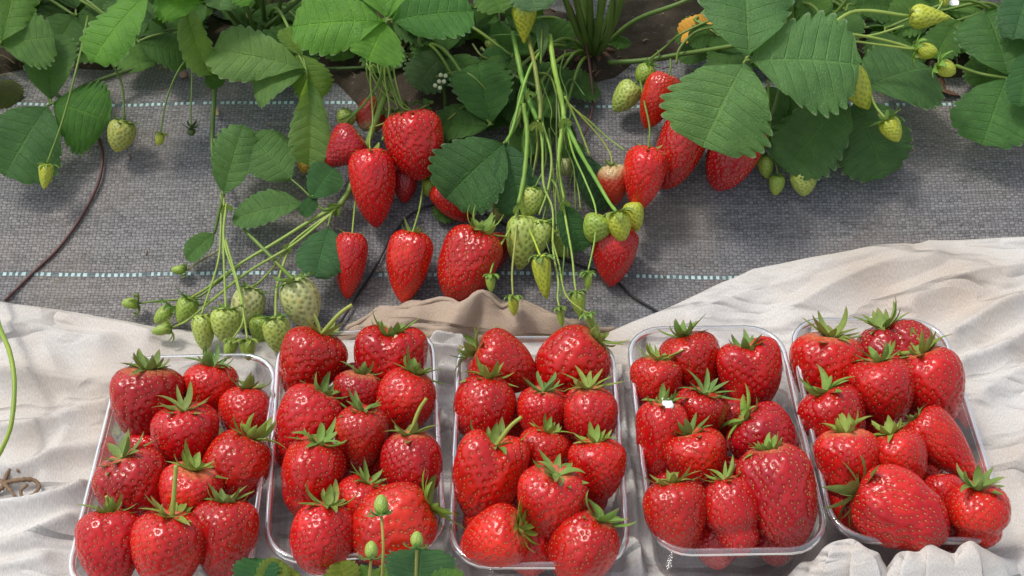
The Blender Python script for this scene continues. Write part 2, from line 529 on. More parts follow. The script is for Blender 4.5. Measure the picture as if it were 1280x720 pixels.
    for i in range(len(sp)):
        c = sp[i] - ns[i] * pitd * .62
        k1 = .9 + .3 * rg.rand()
        lng, wd, th = .0145 * k1, .0082 * k1, .0080
        vs = [c - ta[i] * lng]
        for zz in (-.5, .35):
            q_ = math.sqrt(1 - zz * zz)
            for j in range(ring):
                an = 2 * PI * j / ring
                vs.append(c + ta[i] * lng * zz + tb[i] * math.cos(an) * wd * q_ + ns[i] * math.sin(an) * th * q_)
        vs.append(c + ta[i] * lng)
        verts.append(np.array(vs))
        o = off
        for j in range(ring):
            j2 = (j + 1) % ring
            fl.append((o, o + 1 + j, o + 1 + j2))
            fl.append((o + 1 + j, o + 1 + ring + j, o + 1 + ring + j2, o + 1 + j2))
            fl.append((o + 1 + ring + j, o + 1 + 2 * ring, o + 1 + ring + j2))
        fm += [1] * (3 * ring)
        off += 2 + 2 * ring
        pits.append(np.ones(2 + 2 * ring)); tts.append(np.full(2 + 2 * ring, .5))
    me = mesh_from(name, np.concatenate(verts), fl, [skin or M_BERRY, seedmat or M_SEED], True, fm)
    attr(me, 'pit', np.concatenate(pits)); attr(me, 'tt', np.concatenate(tts))
    top, _ = surf(np.array([0.0]), np.array([0.0]))
    me['top'] = [float(a) for a in top[0]]
    return me


BERRY = {}
for i, (k, sp_) in enumerate(SPECS.items()):
    BERRY[k] = berry_mesh('ripe_' + k, 11 + i, nseeds=430 if k in ('wedge', 'lump', 'double') else 320, **sp_)
BLUSH = {k: berry_mesh('blush_' + k, 40 + i, skin=M_BLUSH, seedmat=M_SEED, nseeds=190, **SPECS[k]) for i, k in enumerate(('cone', 'globe'))}
GREEN = {k: berry_mesh('unripe_' + k, 60 + i, skin=M_GREEN, seedmat=M_SEED_G, nseeds=150, NT=70, NP=100, pitd=.024, **SPECS[k]) for i, k in enumerate(('cone', 'globe', 'long', 'spear'))}
LIME = {k: berry_mesh('lime_' + k, 80 + i, skin=M_GREEN, seedmat=M_SEED_Y, nseeds=130, NT=56, NP=80, pitd=.026, **SPECS[k]) for i, k in enumerate(('cone', 'globe', 'long', 'spear'))}


def calyx_mesh(name, seed, nsep=11, e0=(-5, 25), e1=(30, 85), wid=.26, late=1.2):
    rg = random.Random(seed)
    v, f, al = [], [], []
    for k in range(nsep):
        a = 2 * PI * (k + rg.uniform(-.25, .25)) / nsep
        L = rg.uniform(.66, 1.2) * (1 if k % 2 else .88)
        st, en = math.radians(rg.uniform(*e0)), math.radians(rg.uniform(*e1))
        w = wid * rg.uniform(.8, 1.2)
        tw = rg.uniform(-.9, .9)
        r, z = .10, .01 + .012 * (k % 2)
        n = 9
        o = len(v)
        for i in range(n + 1):
            t = i / n
            el = st + (en - st) * t ** late
            if i:
                r += math.cos(el) * L / n; z += math.sin(el) * L / n
            hw = w * .5 * (math.sin(PI * min(1, t * .72 + .28)) ** .75) * (1 if t < .999 else 0.02) * (1 if t > .12 else .75)
            aa = a + tw * .30 * t * t
            ca, sa_ = math.cos(aa), math.sin(aa)
            up = (-math.sin(el), math.cos(el))
            for j in (-1, -.5, 0, .5, 1):
                bow = .32 * hw * abs(j) ** 1.5
                rr, zz = r + up[0] * bow, z + up[1] * bow
                sd = j * hw
                v.append((rr * ca - sd * sa_, rr * sa_ + sd * ca, zz + tw * .25 * sd * t)); al.append(t)
        for i in range(n):
            for j in range(4):
                q = o + i * 5 + j
                f.append((q, q + 1, q + 6, q + 5))
    # small disc that the sepals grow from
    o = len(v)
    for rr, zz in ((.16, .0), (.12, .035), (.05, .05)):
        for j in range(10):
            an = 2 * PI * j / 10
            v.append((rr * math.cos(an), rr * math.sin(an), zz)); al.append(.2)
    for i in range(2):
        for j in range(10):
            a_, b_ = o + i * 10 + j, o + i * 10 + (j + 1) % 10
            f.append((a_, b_, b_ + 10, a_ + 10))
    f.append(tuple(o + 20 + j for j in range(10)))
    me = mesh_from(name, v, f, M_CALYX)
    attr(me, 'along', al)
    return me


CAL = {'up': [calyx_mesh('sepals_up', s, random.Random(s).choice((12, 13, 15)), (-15, 45), (-25, 105), .265) for s in range(1, 13)],
       'flat': [calyx_mesh('sepals_flat', s, 10, (-15, 10), (-5, 50), .30) for s in range(20, 24)],
       'wild': [calyx_mesh('sepals_wild', s, 14, (-10, 40), (-10, 70), .20) for s in range(30, 33)],
       'clasp': [calyx_mesh('sepals_clasp', s, 9, (8, 30), (-95, -35), .34, 1.7) for s in range(40, 44)],
       'bud': [calyx_mesh('sepals_bud', s, 9, (15, 35), (-110, -60), .40, 1.5) for s in range(50, 54)]}

TIPS = {}      # key -> world point where a stalk meets its fruit


def place_berry(A, B, w, shape, label, group=None, lib=None, h=None, tilt=14, col=(.5, .012, .014), cal='up', csz=.40, ccol=(.18, .30, .058),
                stub=None, minasp=0, clamp=None, name='strawberry', cat='strawberry', key=None, ext=1.0, spin=None, fat=1.0):
    lib = lib or BERRY
    rg = random.Random(hash((A[0] * 13 + A[1] * 7, 5)) & 0xffff)
    mid = ((A[0] + B[0]) / 2, (A[1] + B[1]) / 2)
    q0 = P(mid[0], mid[1], 0.03)
    W = w * depth(q0) / F
    hh = W * .47 + .004 if h is None else h
    Pc = P(mid[0], mid[1], hh)
    dp = depth(Pc)
    W = w * dp / F
    view = (Pc - CAM).normalized()
    rx = RIGHT - view * RIGHT.dot(view); rx.normalize()
    uy = rx.cross(view)
    dx, dy = (B[0] - A[0]) * dp / F, -(B[1] - A[1]) * dp / F
    d2 = rx * dx + uy * dy
    Limg = d2.length * ext
    d2.normalize()
    t = math.radians(tilt)
    axis = (d2 * math.cos(t) + view * math.sin(t)).normalized()   # calyx -> tip
    L = max(.6 * W, (Limg - .25 * W * abs(math.sin(t))) / max(.5, math.cos(t)))
    if L < minasp * W:
        Pc = Pc + axis * ((minasp * W - L) * .5)
        L = minasp * W
    if clamp: Pc = clamp(Pc, W)
    me = lib[shape]
    Z = -axis
    X = (rx - Z * rx.dot(Z))
    if X.length < .1: X = uy - Z * uy.dot(Z)
    X.normalize()
    Y = Z.cross(X)
    R = Matrix((X, Y, Z)).transposed().to_4x4()
    sp = rg.uniform(0, 2 * PI) if spin is None else spin
    if shape in ('heart', 'wedge', 'double') and spin is None: sp = rg.uniform(-.3, .3)
    SX, SZ = W, L / 1.2
    M = Matrix.Translation(Pc) @ R @ Matrix.Rotation(sp, 4, 'Z') @ Matrix.Diagonal((SX, SX * fat, SZ, 1))
    o = new_obj(name, me, None, M)
    j_ = rg.uniform(.82, 1.12)
    o.color = (col[0] * j_, col[1] * j_ * rg.uniform(.7, 1.5), col[2] * rg.uniform(.7, 1.5), 1) if lib is BERRY else (*col, 1)
    tag(o, label, cat, group)
    top = Vector(me['top'])
    if cal:
        c = new_obj('calyx', rg.choice(CAL[cal]), o)
        s_ = csz * W
        c.matrix_basis = Matrix.Translation(top) @ Matrix.Diagonal((s_ / SX, s_ / (SX * fat), s_ / SZ, 1)) @ Matrix.Rotation(rg.uniform(0, 6.28), 4, 'Z')
        k = rg.uniform(.8, 1.2)
        c.color = (ccol[0] * k * rg.uniform(.85, 1.25), ccol[1] * k, ccol[2], 1)
    wt = M @ top
    if stub:
        # cut stalk: pixel of its free end
        e = CAM + ray(*stub) * (depth(wt) - .004)
        mb = MB()
        m1 = wt.lerp(e, .5) + Z * (.12 * (e - wt).length)
        Mi = M.inverted()
        r = .0012 * W / .045
        mb.tube([wt, m1, e], r * 1.25, r, 8)
        mb.v = [tuple(Mi @ Vector(q)) for q in mb.v]
        st = new_obj('stalk', mb.mesh('cut_stalk', M_STEM), o)
        st.color = (.30, .36, .07, 1)
    if key: TIPS[key] = wt + Z * .002
    return o

# ------------------------------------------------------------------ leaves
def leaflet_mesh(name, seed, asp, fold, droop, quilt=.013, wav=.042, obo=1.12):
    rg = np.random.RandomState(seed)
    NT, SP, C = 8, 6, 9
    R = NT * SP
    u = np.linspace(0, 1, R + 1)[:, None]
    v = np.linspace(-1, 1, 2 * C + 1)[None, :]
    v = np.sign(v) * np.abs(v) ** .9
    prof = np.sin(PI * np.clip(u, 0, 1) ** obo) ** .46
    w = asp / 2 * np.maximum(prof, .0) * (np.clip(u / .15, 0, 1) ** .3) + .004
    av = np.abs(v)
    nj = 1 + .25 * rg.randn(NT + 2)
    ph = (u * NT + .2) % 1.0
    saw = np.sin(PI * ph ** 1.35) ** .7
    amp = np.take(nj, np.clip((u * NT + .2).astype(int), 0, NT + 1))
    g = np.clip((u - .10) / .15, 0, 1)
    ext = (saw - .6) * amp * g
    wt = av ** 4
    x = v * w * (1 + .15 * ext * wt) * (1 + .05 * np.sin(3 * u + rg.rand() * 6))
    y = u + .15 * av * np.sin(PI * np.clip(u, 0, 1)) ** 1.0 * (1 - u * .25) + .028 * ext * wt
    vph = (u * NT + .2 - .61)
    rib = np.abs(np.sin(PI * vph)) ** .7
    z = fold * av * w - (.55 + .5 * rg.rand()) * w * av ** 2.2 * np.clip(u * 3, 0, 1) * .22
    z = z + quilt * rib * np.sqrt(av + .001) * (1 - av ** 8) * np.clip(u * 4, 0, 1) + quilt * .7 * np.clip(av * 8, 0, 1)
    a, b_, c_ = rg.rand(3) * 6.28
    z = z + wav * (np.sin(5 * y + a) * av ** 1.5 * np.sign(v) + .7 * np.sin(7 * y + b_) * av ** 2 + .4 * np.sin(4 * x * 3 + c_) * u)
    if droop:
        th = droop * 2 * np.clip(y, 0, 1.1)
        R0 = 1 / (droop * 2)
        yy = np.sin(th) * (R0) - z * np.sin(-th) * -1 * -1
        yy = R0 * np.sin(th) + z * np.sin(th)
        zz = -R0 * (1 - np.cos(th)) + z * np.cos(th)
        y, z = yy, zz
    z = z * np.ones_like(x); y = y * np.ones_like(x)
    V = np.stack([x, y, z], -1).reshape(-1, 3)
    W_ = 2 * C + 1
    fs = []
    for i in range(R):
        for j in range(2 * C):
            q = i * W_ + j
            fs.append((q, q + 1, q + W_ + 1, q + W_))
    me = mesh_from(name, V, fs, M_LEAF)
    uvl = me.uv_layers.new(name='UVMap')
    U = (u * np.ones_like(x)).reshape(-1); VV = ((v * np.ones_like(x)).reshape(-1) + 1) / 2
    li = np.zeros(len(me.loops), dtype=np.int32); me.loops.foreach_get('vertex_index', li)
    uvl.data.foreach_set('uv', np.stack([U[li], VV[li]], 1).astype(np.float32).reshape(-1))
    attr(me, 'tooth', (np.clip(saw * g, 0, 1) * av ** 14).reshape(-1))
    return me


_ls = [0]


def leaflet(parent, porg, B, bh, T, th, w, col, roll=0, fold=.2, droop=.25, obo=1.12, name='leaflet', label=None):
    """B,T pixels of the base and tip, bh/th their heights above the ground; or Vectors"""
    _ls[0] += 1
    b = B if isinstance(B, Vector) else P(*B, bh)
    t = T if isinstance(T, Vector) else P(*T, th)
    if w > 1: w = w * (depth(b) + depth(t)) / 2 / F
    Y = t - b
    L = Y.length
    # the bent blade is a little shorter than its midrib: lengthen so that the tip lands on T
    th_ = droop * 2
    sx, sz = (math.sin(th_) / th_, (1 - math.cos(th_)) / th_) if droop else (1, 0)
    chord = math.hypot(sx, sz)
    Y.normalize()
    view = (CAM - b).normalized()
    n = (view * .55 + Vector((0, 0, 1)) * .6)
    n = (n - Y * n.dot(Y)).normalized()
    X = Y.cross(n)
    R = Matrix((X, Y, n)).transposed().to_4x4() @ Matrix.Rotation(math.radians(roll), 4, 'Y') @ Matrix.Rotation(math.atan2(sz, sx), 4, 'X')
    Lm = L / chord
    me = leaflet_mesh('blade', 100 + _ls[0], w / Lm, fold, droop, obo=obo)
    M = Matrix.Translation(b) @ R @ Matrix.Scale(Lm, 4)
    o = new_obj(name, me, parent, Matrix.Translation(-porg) @ M)
    o.color = (*col, 1)
    if label: o['label'] = label
    return o


G_BRIGHT = (0.140, 0.363, 0.040)
G_MID = (0.118, 0.270, 0.045)
G_BLUE = (0.118, 0.264, 0.065)
G_DARK = (0.078, 0.193, 0.034)
G_LIME = (0.185, 0.341, 0.050)
G_PALE = (0.157, 0.308, 0.095)
STEM_C = (.125, .21, .035)
STEM_L = (.25, .36, .07)
STEM_D = (.06, .11, .022)


class Plant:
    def __init__(s, px, py, label, h=.0, crown=True):
        s.o = new_obj('strawberry_plant', None)
        s.p = P(px, py, h)
        s.o.location = s.p
        s.o.empty_display_size = .02
        tag(s.o, label, 'strawberry plant', 'strawberry plants along the bed')
        if crown:
            mb = MB()
            rg = random.Random(px)
            for i in range(9):
                a = rg.uniform(0, 6.28)
                d = Vector((math.cos(a), math.sin(a), 0))
                mb.tube([s.p + d * .004 - Vector((0, 0, .012)), s.p + d * .010 + Vector((0, 0, .008)), s.p + d * rg.uniform(.014, .03) + Vector((0, 0, rg.uniform(.004, .022)))], .006, .0015, 6, 4)
            new_obj('crown', mb.mesh('plant_crown', M_BROWN, s.p), s.o)

    def stalk(s, pts, r0, r1=None, col=STEM_C, name='stem', wob=.06):
        """pts: list of (px,py,h) or Vectors or key strings"""
        w = [TIPS[p] if isinstance(p, str) else (p if isinstance(p, Vector) else P(*p)) for p in pts]
        mb = MB(); mb.tube(w, r0, r1, 8, 8, wob=wob)
        o = new_obj(name, mb.mesh('stalk', M_STEM, s.p), s.o)
        o.color = (*col, 1)
        return o

    def leaf(s, hub, leaflets, pet=None, r=.0016, col=STEM_C, label=None, **kw):
        """hub (px,py,h); leaflets [(bx,by,bh,tx,ty,th,w,col,{opts})]; pet = extra petiole points from the crown"""
        pts = [s.p + Vector((0, 0, .004)) if pet is None or pet == [] or pet[0] != 'free' else None] + [(p if isinstance(p, Vector) else P(*p)) for p in (pet or []) if p != 'free'] + [P(*hub) if not isinstance(hub, Vector) else hub]
        pts = [p for p in pts if p is not None]
        if len(pts) == 2:
            m = pts[0].lerp(pts[1], .5) + Vector((0, 0, .25 * (pts[1] - pts[0]).length))
            pts.insert(1, m)
        mb = MB(); mb.tube(pts, r * 1.15, r * .9, 8, 8, wob=.05)
        hp = pts[-1]
        for l in leaflets:
            b = l[0] if isinstance(l[0], Vector) else P(l[0], l[1], l[2])
            if (b - hp).length > .002:
                mb.tube([hp, hp.lerp(b, .5) + Vector((0, 0, .001)), b], r * .8, r * .6, 6, 4)
        lf = new_obj('leaf', mb.mesh('petiole', M_STEM, s.p), s.o)
        lf.color = (*col, 1)
        if label: lf['label'] = label
        for l in leaflets:
            if isinstance(l[0], Vector):
                leaflet(lf, s.p, l[0], 0, l[1], 0, l[2], l[3], **(l[4] if len(l) > 4 else {}))
            else:
                leaflet(lf, s.p, (l[0], l[1]), l[2], (l[3], l[4]), l[5], l[6], l[7], **(l[8] if len(l) > 8 else {}))
        return lf

    def auto_leaf(s, hub, size, ang, col, seed, tilt=0.3, pet=None):
        """trifoliate leaf around hub (px,py,h), size metres, ang = screen-free heading (deg, world XY) of the middle leaflet"""
        rg = random.Random(seed)
        c = P(*hub)
        ls = []
        for k, da in enumerate((0, 100, -100)):
            a = math.radians(ang + da + rg.uniform(-14, 14))
            d = Vector((math.cos(a), math.sin(a), rg.uniform(-.5, .12) - tilt * .5)).normalized()
            L = size * rg.uniform(.85, 1.12)
            b = c + d * (.006 if k else .01)
            k2 = rg.uniform(.8, 1.25)
            ls.append((b, b + d * L, L * rg.uniform(.78, .95), (col[0] * k2, col[1] * k2, col[2] * k2), dict(fold=rg.uniform(.1, .4), droop=rg.uniform(.1, .45), roll=rg.uniform(-15, 15))))
        return s.leaf(c, ls, pet)


# ------------------------------------------------------------------ trays
TW, TL, TH = .127, .216, .060


def rrect(w, l, r, n=7):
    out = []
    for cx, cy, a0 in ((w / 2 - r, l / 2 - r, 0), (-w / 2 + r, l / 2 - r, 90), (-w / 2 + r, -l / 2 + r, 180), (w / 2 - r, -l / 2 + r, 270)):
        for k in range(n):
            a = math.radians(a0 + 90 * k / (n - 1))
            out.append((cx + r * math.cos(a), cy + r * math.sin(a)))
    full = []
    for i, a in enumerate(out):
        b = out[(i + 1) % len(out)]
        k = 1 if (i + 1) % n else 40
        full += [(a[0] + (b[0] - a[0]) * j / k, a[1] + (b[1] - a[1]) * j / k) for j in range(k)]
    return full


def loft(mb, rings, m=0, cap=False):
    n = len(rings[0]); o = len(mb.v)
    for r in rings: mb.v += [tuple(p) for p in r]
    for i in range(len(rings) - 1):
        for k in range(n):
            a, b = o + i * n + k, o + i * n + (k + 1) % n
            mb.f.append((a, b, b + n, a + n)); mb.m.append(m)
    if cap:
        mb.f.append(tuple(o + k for k in range(n))[::-1]); mb.m.append(m)


def ring3(w, l, r, z, rib=0):
    p = rrect(w, l, r)
    return [(x, y, z) for x, y in p]


def tray_meshes():
    b = MB()
    prof = [(.102, .190, .020, .0035), (.106, .194, .022, .001), (.108, .196, .024, .0035), (.112, .200, .024, .016), (.115, .203, .025, .030),
            (.117, .205, .026, .044), (.1185, .2065, .026, .0565)]
    rings = []
    base = rrect(.112, .200, .024)
    for w, l, r, z in prof:
        ring = []
        for x, y in base:
            sx, sy = x * w / .112, y * l / .200
            # moulded upright ribs in the straight walls
            k = 0
            if .004 < z < .05:
                if abs(y) < .068: k = max(0, math.cos(y * 2 * PI / .034)) ** 6
                elif abs(x) < .03: k = max(0, math.cos(x * 2 * PI / .030)) ** 6
            ring.append((sx * (1 - .018 * k * (abs(y) < .068)), sy * (1 - .010 * k * (abs(y) >= .068)), z))
        rings.append(ring)
    # stiffening ribs: long straight sides gently scalloped
    loft(b, rings, 0, True)
    # a stepped line half way up
    body = b.mesh('tray_shell', M_PLASTIC)
    rb = MB()
    pr = [(.1190, .2070, .026, .0568), (.1200, .2080, .0265, .0592), (.1215, .2095, .027, .0602), (.1240, .2120, .028, .0603), (.1265, .2150, .029, .0598),
          (.1278, .2165, .0295, .0582), (.1282, .2170, .0297, .0560), (.1276, .2163, .0294, .0556)]
    loft(rb, [ring3(w, l, r, z) for w, l, r, z in pr])
    rim = rb.mesh('tray_rim', M_RIM)
    return body, rim


T_BODY, T_RIM = tray_meshes()
TRAYS = [((-.246, .554), 2.0, 'leftmost clear plastic tray of strawberries, standing on pale cloth'),
         ((-.118, .581), 5.0, 'clear plastic tray of strawberries standing second from the left, behind the low green buds'),
         ((.019, .574), 0.0, 'middle one of the five clear plastic trays of strawberries'),
         ((.158, .585), 1.0, 'clear plastic tray standing second from the right, with the white petal in it'),
         ((.289, .594), -.4, 'rightmost clear plastic tray of strawberries, with a bunched cloth fold in front')]
for (x, y), a, lab in TRAYS:
    t = new_obj('plastic_tray', T_BODY, None, Matrix.Translation((x, y, .004)) @ Matrix.Rotation(math.radians(a), 4, 'Z'))
    tag(t, lab, 'tray', 'clear trays of picked strawberries')
    new_obj('rim', T_RIM, t)

# ------------------------------------------------------------------ picked strawberries in the trays
RED, CRIM, ORG, SCAR = (.46, .0060, .0065), (.34, .0042, .0090), (.53, .012, .007), (.49, .0085, .007)
# calyx px, tip px, width px, shape, tilt, height, colour, calyx kind, label, options
TB = [
 [  # leftmost tray
  (184,462,180,556,86,'conic',12,.058,CRIM,'up','dark crimson pointed strawberry at the back left corner of the leftmost tray',{}),
  (264,457,262,528,62,'cone',14,.050,RED,'up','small strawberry at the back of the leftmost tray, beside the dark crimson one',{}),
  (309,485,305,546,62,'globe',12,.054,RED,'up','round strawberry in the back right corner of the leftmost tray',{}),
  (229,509,237,580,77,'cone',22,.064,SCAR,'wild','strawberry with curled loose sepals just in front of the dark crimson one',{}),
  (150,571,190,645,88,'wedge',16,.060,CRIM,'up','wide lumpy wedge strawberry tilted left at the left wall of the leftmost tray',{'fat':1.15}),
  (314,546,282,612,80,'round',14,.062,RED,'up','plump strawberry leaning left against the right wall of the leftmost tray',{}),
  (242,585,232,655,72,'cone',26,.068,SCAR,'up','strawberry with pale shoulders in the middle of the leftmost tray',{}),
  (135,643,140,738,76,'conic',8,.062,RED,'flat','front left strawberry of the leftmost tray, its short stalk upright',{'stub':(133,620)}),
  (212,644,207,740,88,'cone',16,.070,SCAR,'flat','front middle strawberry of the leftmost tray with a long bent stalk',{'stub':(220,582)}),
  (288,629,291,726,78,'conic',12,.064,RED,'flat','front right strawberry of the leftmost tray, in the shaded corner',{}),
  (322,628,322,690,40,'cone',0,.034,CRIM,'flat','shaded low strawberry wedged along the right wall of the leftmost tray',{}),
 ],
 [
  (401,417,372,494,80,'conic',10,.060,RED,'wild','strawberry with a long cut stalk in the back left corner of the second tray',{'stub':(440,381)}),
  (491,409,488,478,82,'heart',12,.060,RED,'up','two-lobed heart strawberry with a straw scrap, back right of the second tray',{'fat':1.1}),
  (452,468,438,532,58,'cone',12,.056,CRIM,'up','small strawberry between the back row and the centre of the second tray',{}),
  (520,466,494,532,70,'globe',16,.062,RED,'up','glossy strawberry with sepals turned right at the right wall of the second tray',{}),
  (404,493,355,578,74,'cone',10,.058,RED,'up','strawberry lying tip outward over the left rim of the second tray',{}),
  (453,512,449,588,63,'cone',20,.068,SCAR,'up','pale-shouldered strawberry at the very centre of the second tray',{}),
  (398,553,378,642,80,'lump',18,.064,RED,'up','knobbly strawberry with a pinched waist at the left of the second tray',{}),
  (513,541,516,612,75,'round',14,.066,RED,'flat','round strawberry with an upright cut stalk at the right of the second tray',{'stub':(533,498)}),
  (460,602,440,668,64,'cone',20,.060,RED,'wild','strawberry mostly hidden behind the big lying one, sepals spread wide',{}),
  (410,632,396,714,77,'round',14,.068,RED,'up','blocky strawberry in the front left corner of the second tray',{}),
  (536,634,442,680,92,'round',6,.066,ORG,'wild','big orange-red strawberry lying on its side, spiky sepals facing right',{'csz':.50,'ccol':(.16,.28,.045)}),
  (432,672,430,716,50,'globe',0,.034,CRIM,'flat','low shaded strawberry at the front of the second tray',{}),
 ],
 [
  (596,438,668,476,74,'cone',10,.058,SCAR,'up','strawberry lying with sepals to the left, back left of the middle tray',{'csz':.46}),
  (746,422,698,470,84,'round',12,.058,RED,'wild','deep red round strawberry with wild sepals, back right of the middle tray',{}),
  (611,472,601,545,74,'round',12,.060,SCAR,'up','blunt strawberry against the left wall of the middle tray, below the lying one',{}),
  (680,487,675,548,61,'cone',18,.060,SCAR,'wild','small strawberry with star-like spread sepals in the back half of the middle tray',{'csz':.52}),
  (735,484,738,552,68,'globe',14,.062,RED,'wild','globe strawberry with long thin sepals at the right wall of the middle tray',{'csz':.5}),
  (622,546,596,650,84,'heart',14,.064,ORG,'up','large orange-red strawberry with a cut stalk at the left of the middle tray',{'stub':(652,521),'fat':1.1}),
  (686,540,664,606,60,'cone',14,.056,ORG,'up','strawberry half hidden behind the big upright one in the middle tray',{}),
  (745,552,748,624,68,'cone',16,.064,SCAR,'up','strawberry with shiny shoulders at the right of the middle tray, above the front corner',{}),
  (697,590,680,672,80,'cone',34,.074,SCAR,'up','big pale-necked strawberry facing up near the middle tray\'s centre',{'csz':.42}),
  (652,660,584,686,74,'cone',20,.068,ORG,'wild','strawberry lying on its side, sepals right, front left of the middle tray',{'csz':.5,'ccol':(.17,.28,.04)}),
  (752,648,716,704,80,'round',20,.068,RED,'up','glossy strawberry in the front right corner of the middle tray',{'csz':.46}),
  (600,620,587,690,64,'globe',0,.036,RED,None,'low strawberry under the lying one at the left wall of the middle tray',{}),
  (662,640,663,706,70,'globe',0,.044,ORG,None,'low strawberry showing between the two front ones of the middle tray',{}),
  (650,560,648,630,62,'globe',0,.040,SCAR,None,'deep strawberry in the gap left of the pale-necked one in the middle tray',{}),
  (590,455,583,510,54,'globe',0,.038,CRIM,None,'hidden strawberry glimpsed behind the back left ones of the middle tray',{}),
  (742,660,735,716,74,'globe',0,.040,CRIM,None,'low strawberry under the glossy front right one of the middle tray',{}),
 ],
 [
  (816,449,808,516,65,'conic',12,.056,RED,'wild','strawberry with bushy sepals in the back left corner of the petal tray',{'csz':.48}),
  (856,420,872,484,72,'cone',10,.056,RED,'up','wide strawberry at the middle of the back row of the petal tray',{}),
  (932,428,946,510,75,'heart',12,.060,RED,'up','heart-shaped strawberry in the back right corner of the petal tray',{}),
  (883,489,868,540,62,'cone',20,.064,SCAR,'wild','glossy small strawberry just right of the white petal',{'csz':.52}),
  (820,506,812,604,61,'conic',14,.060,RED,'up','long strawberry with the white petal on its sepals',{}),
  (930,522,976,572,78,'cone',14,.060,CRIM,'up','strawberry leaning right with sepals to the left, behind the largest one',{'csz':.46}),
  (914,500,912,560,50,'cone',4,.044,RED,None,'hidden strawberry between the glossy one and the right-leaning one',{}),
  (862,540,880,606,74,'cone',18,.064,RED,'up','cone strawberry in the centre of the petal tray',{}),
  (962,563,988,680,89,'wedge',14,.074,CRIM,'up','largest dark wedge strawberry at the front right of the petal tray',{'fat':1.2,'csz':.34}),
  (841,604,850,690,77,'cone',12,.066,SCAR,'up','broad strawberry in the front left corner of the petal tray',{}),
  (908,600,926,690,66,'neck',12,.068,SCAR,'wild','necked strawberry beside the largest one at the front of the petal tray',{'csz':.46}),
  (897,645,895,698,58,'globe',0,.034,SCAR,None,'low strawberry pressed against the front wall of the petal tray',{}),
  (968,636,970,690,62,'globe',0,.034,CRIM,None,'low strawberry under the largest one of the petal tray',{}),
  (815,590,812,640,50,'globe',0,.036,CRIM,None,'low strawberry glimpsed along the left wall of the petal tray',{}),
 ],
 [
  (1036,419,1029,484,84,'cone',12,.058,RED,'up','strawberry with a tall green crown in the back left of the rightmost tray',{}),
  (1100,388,1122,458,96,'double',10,.058,CRIM,'up','large double strawberry with a deep crease at the back of the rightmost tray',{'csz':.36,'spin':.05}),
  (1166,441,1188,530,79,'cone',14,.062,RED,'up','bright glossy strawberry against the right wall of the rightmost tray',{}),
  (1100,450,1108,526,77,'cone',16,.066,SCAR,'up','pointed strawberry in front of the creased double one',{}),
  (1027,488,1052,556,78,'cone',14,.060,RED,'up','strawberry tilted right at the left wall of the rightmost tray',{}),
  (1057,541,1064,630,73,'conic',14,.064,SCAR,'up','strawberry with a flat wide crown at the left, above the lying one',{}),
  (1114,541,1132,606,70,'cone',16,.066,SCAR,'up','strawberry with a spiky crown in the centre of the rightmost tray',{}),
  (1150,524,1214,594,58,'long',8,.060,ORG,'up','slim orange-red strawberry lying diagonally at the right of the rightmost tray',{'csz':.4}),
  (1076,616,1176,664,88,'lump',6,.070,RED,'up','big dented strawberry lying crown left at the front of the rightmost tray',{'csz':.56}),
  (1226,609,1220,682,70,'neck',28,.066,ORG,'flat','orange-red strawberry with a star crown in the front right corner of the rightmost tray',{'csz':.5,'ccol':(.2,.33,.06)}),
  (1178,596,1182,660,46,'cone',6,.052,RED,None,'low strawberry squeezed between the dented one and the star-crowned one',{}),
  (1183,630,1186,690,56,'globe',0,.036,CRIM,None,'deepest shaded strawberry at the front of the rightmost tray',{}),
  (1058,600,1054,664,56,'globe',0,.040,RED,None,'low strawberry under the dented one at the left front of the rightmost tray',{}),
 ],
]
def clamp_in(ti, h):
    (cx, cy), deg, _ = TRAYS[ti]
    a = math.radians(deg)
    def f(p, W):
        lx = (p.x - cx) * math.cos(a) + (p.y - cy) * math.sin(a); ly = -(p.x - cx) * math.sin(a) + (p.y - cy) * math.cos(a)
        mx, my = (.0555 - .5 * W, .098 - .48 * W) if p.z < .050 else (.066 - .5 * W, .120 - .42 * W)
        lx = max(-mx, min(mx, lx)); ly = max(-my, min(my, ly))
        return Vector((cx + lx * math.cos(a) - ly * math.sin(a), cy + lx * math.sin(a) + ly * math.cos(a), max(p.z, .006 + .45 * W)))
    return f


GR = ['picked strawberries in the leftmost tray', 'picked strawberries in the second tray', 'picked strawberries in the middle tray', 'picked strawberries in the petal tray', 'picked strawberries in the rightmost tray']
for ti, rows in enumerate(TB):
    for (ax, ay, bx, by, w, shp, tilt, h, col, cal, lab, op) in rows:
        op = dict(op)
        op['csz'] = op.get('csz', .44) * 1.07
        if cal == 'flat': cal = 'up'
        place_berry((ax, ay), (bx, by), w * 1.07, shp, lab, GR[ti], ext=op.pop('ext', 1.14), minasp=op.pop('minasp', 1.13), clamp=clamp_in(ti, h), h=h, tilt=tilt, col=col, cal=cal, **op)

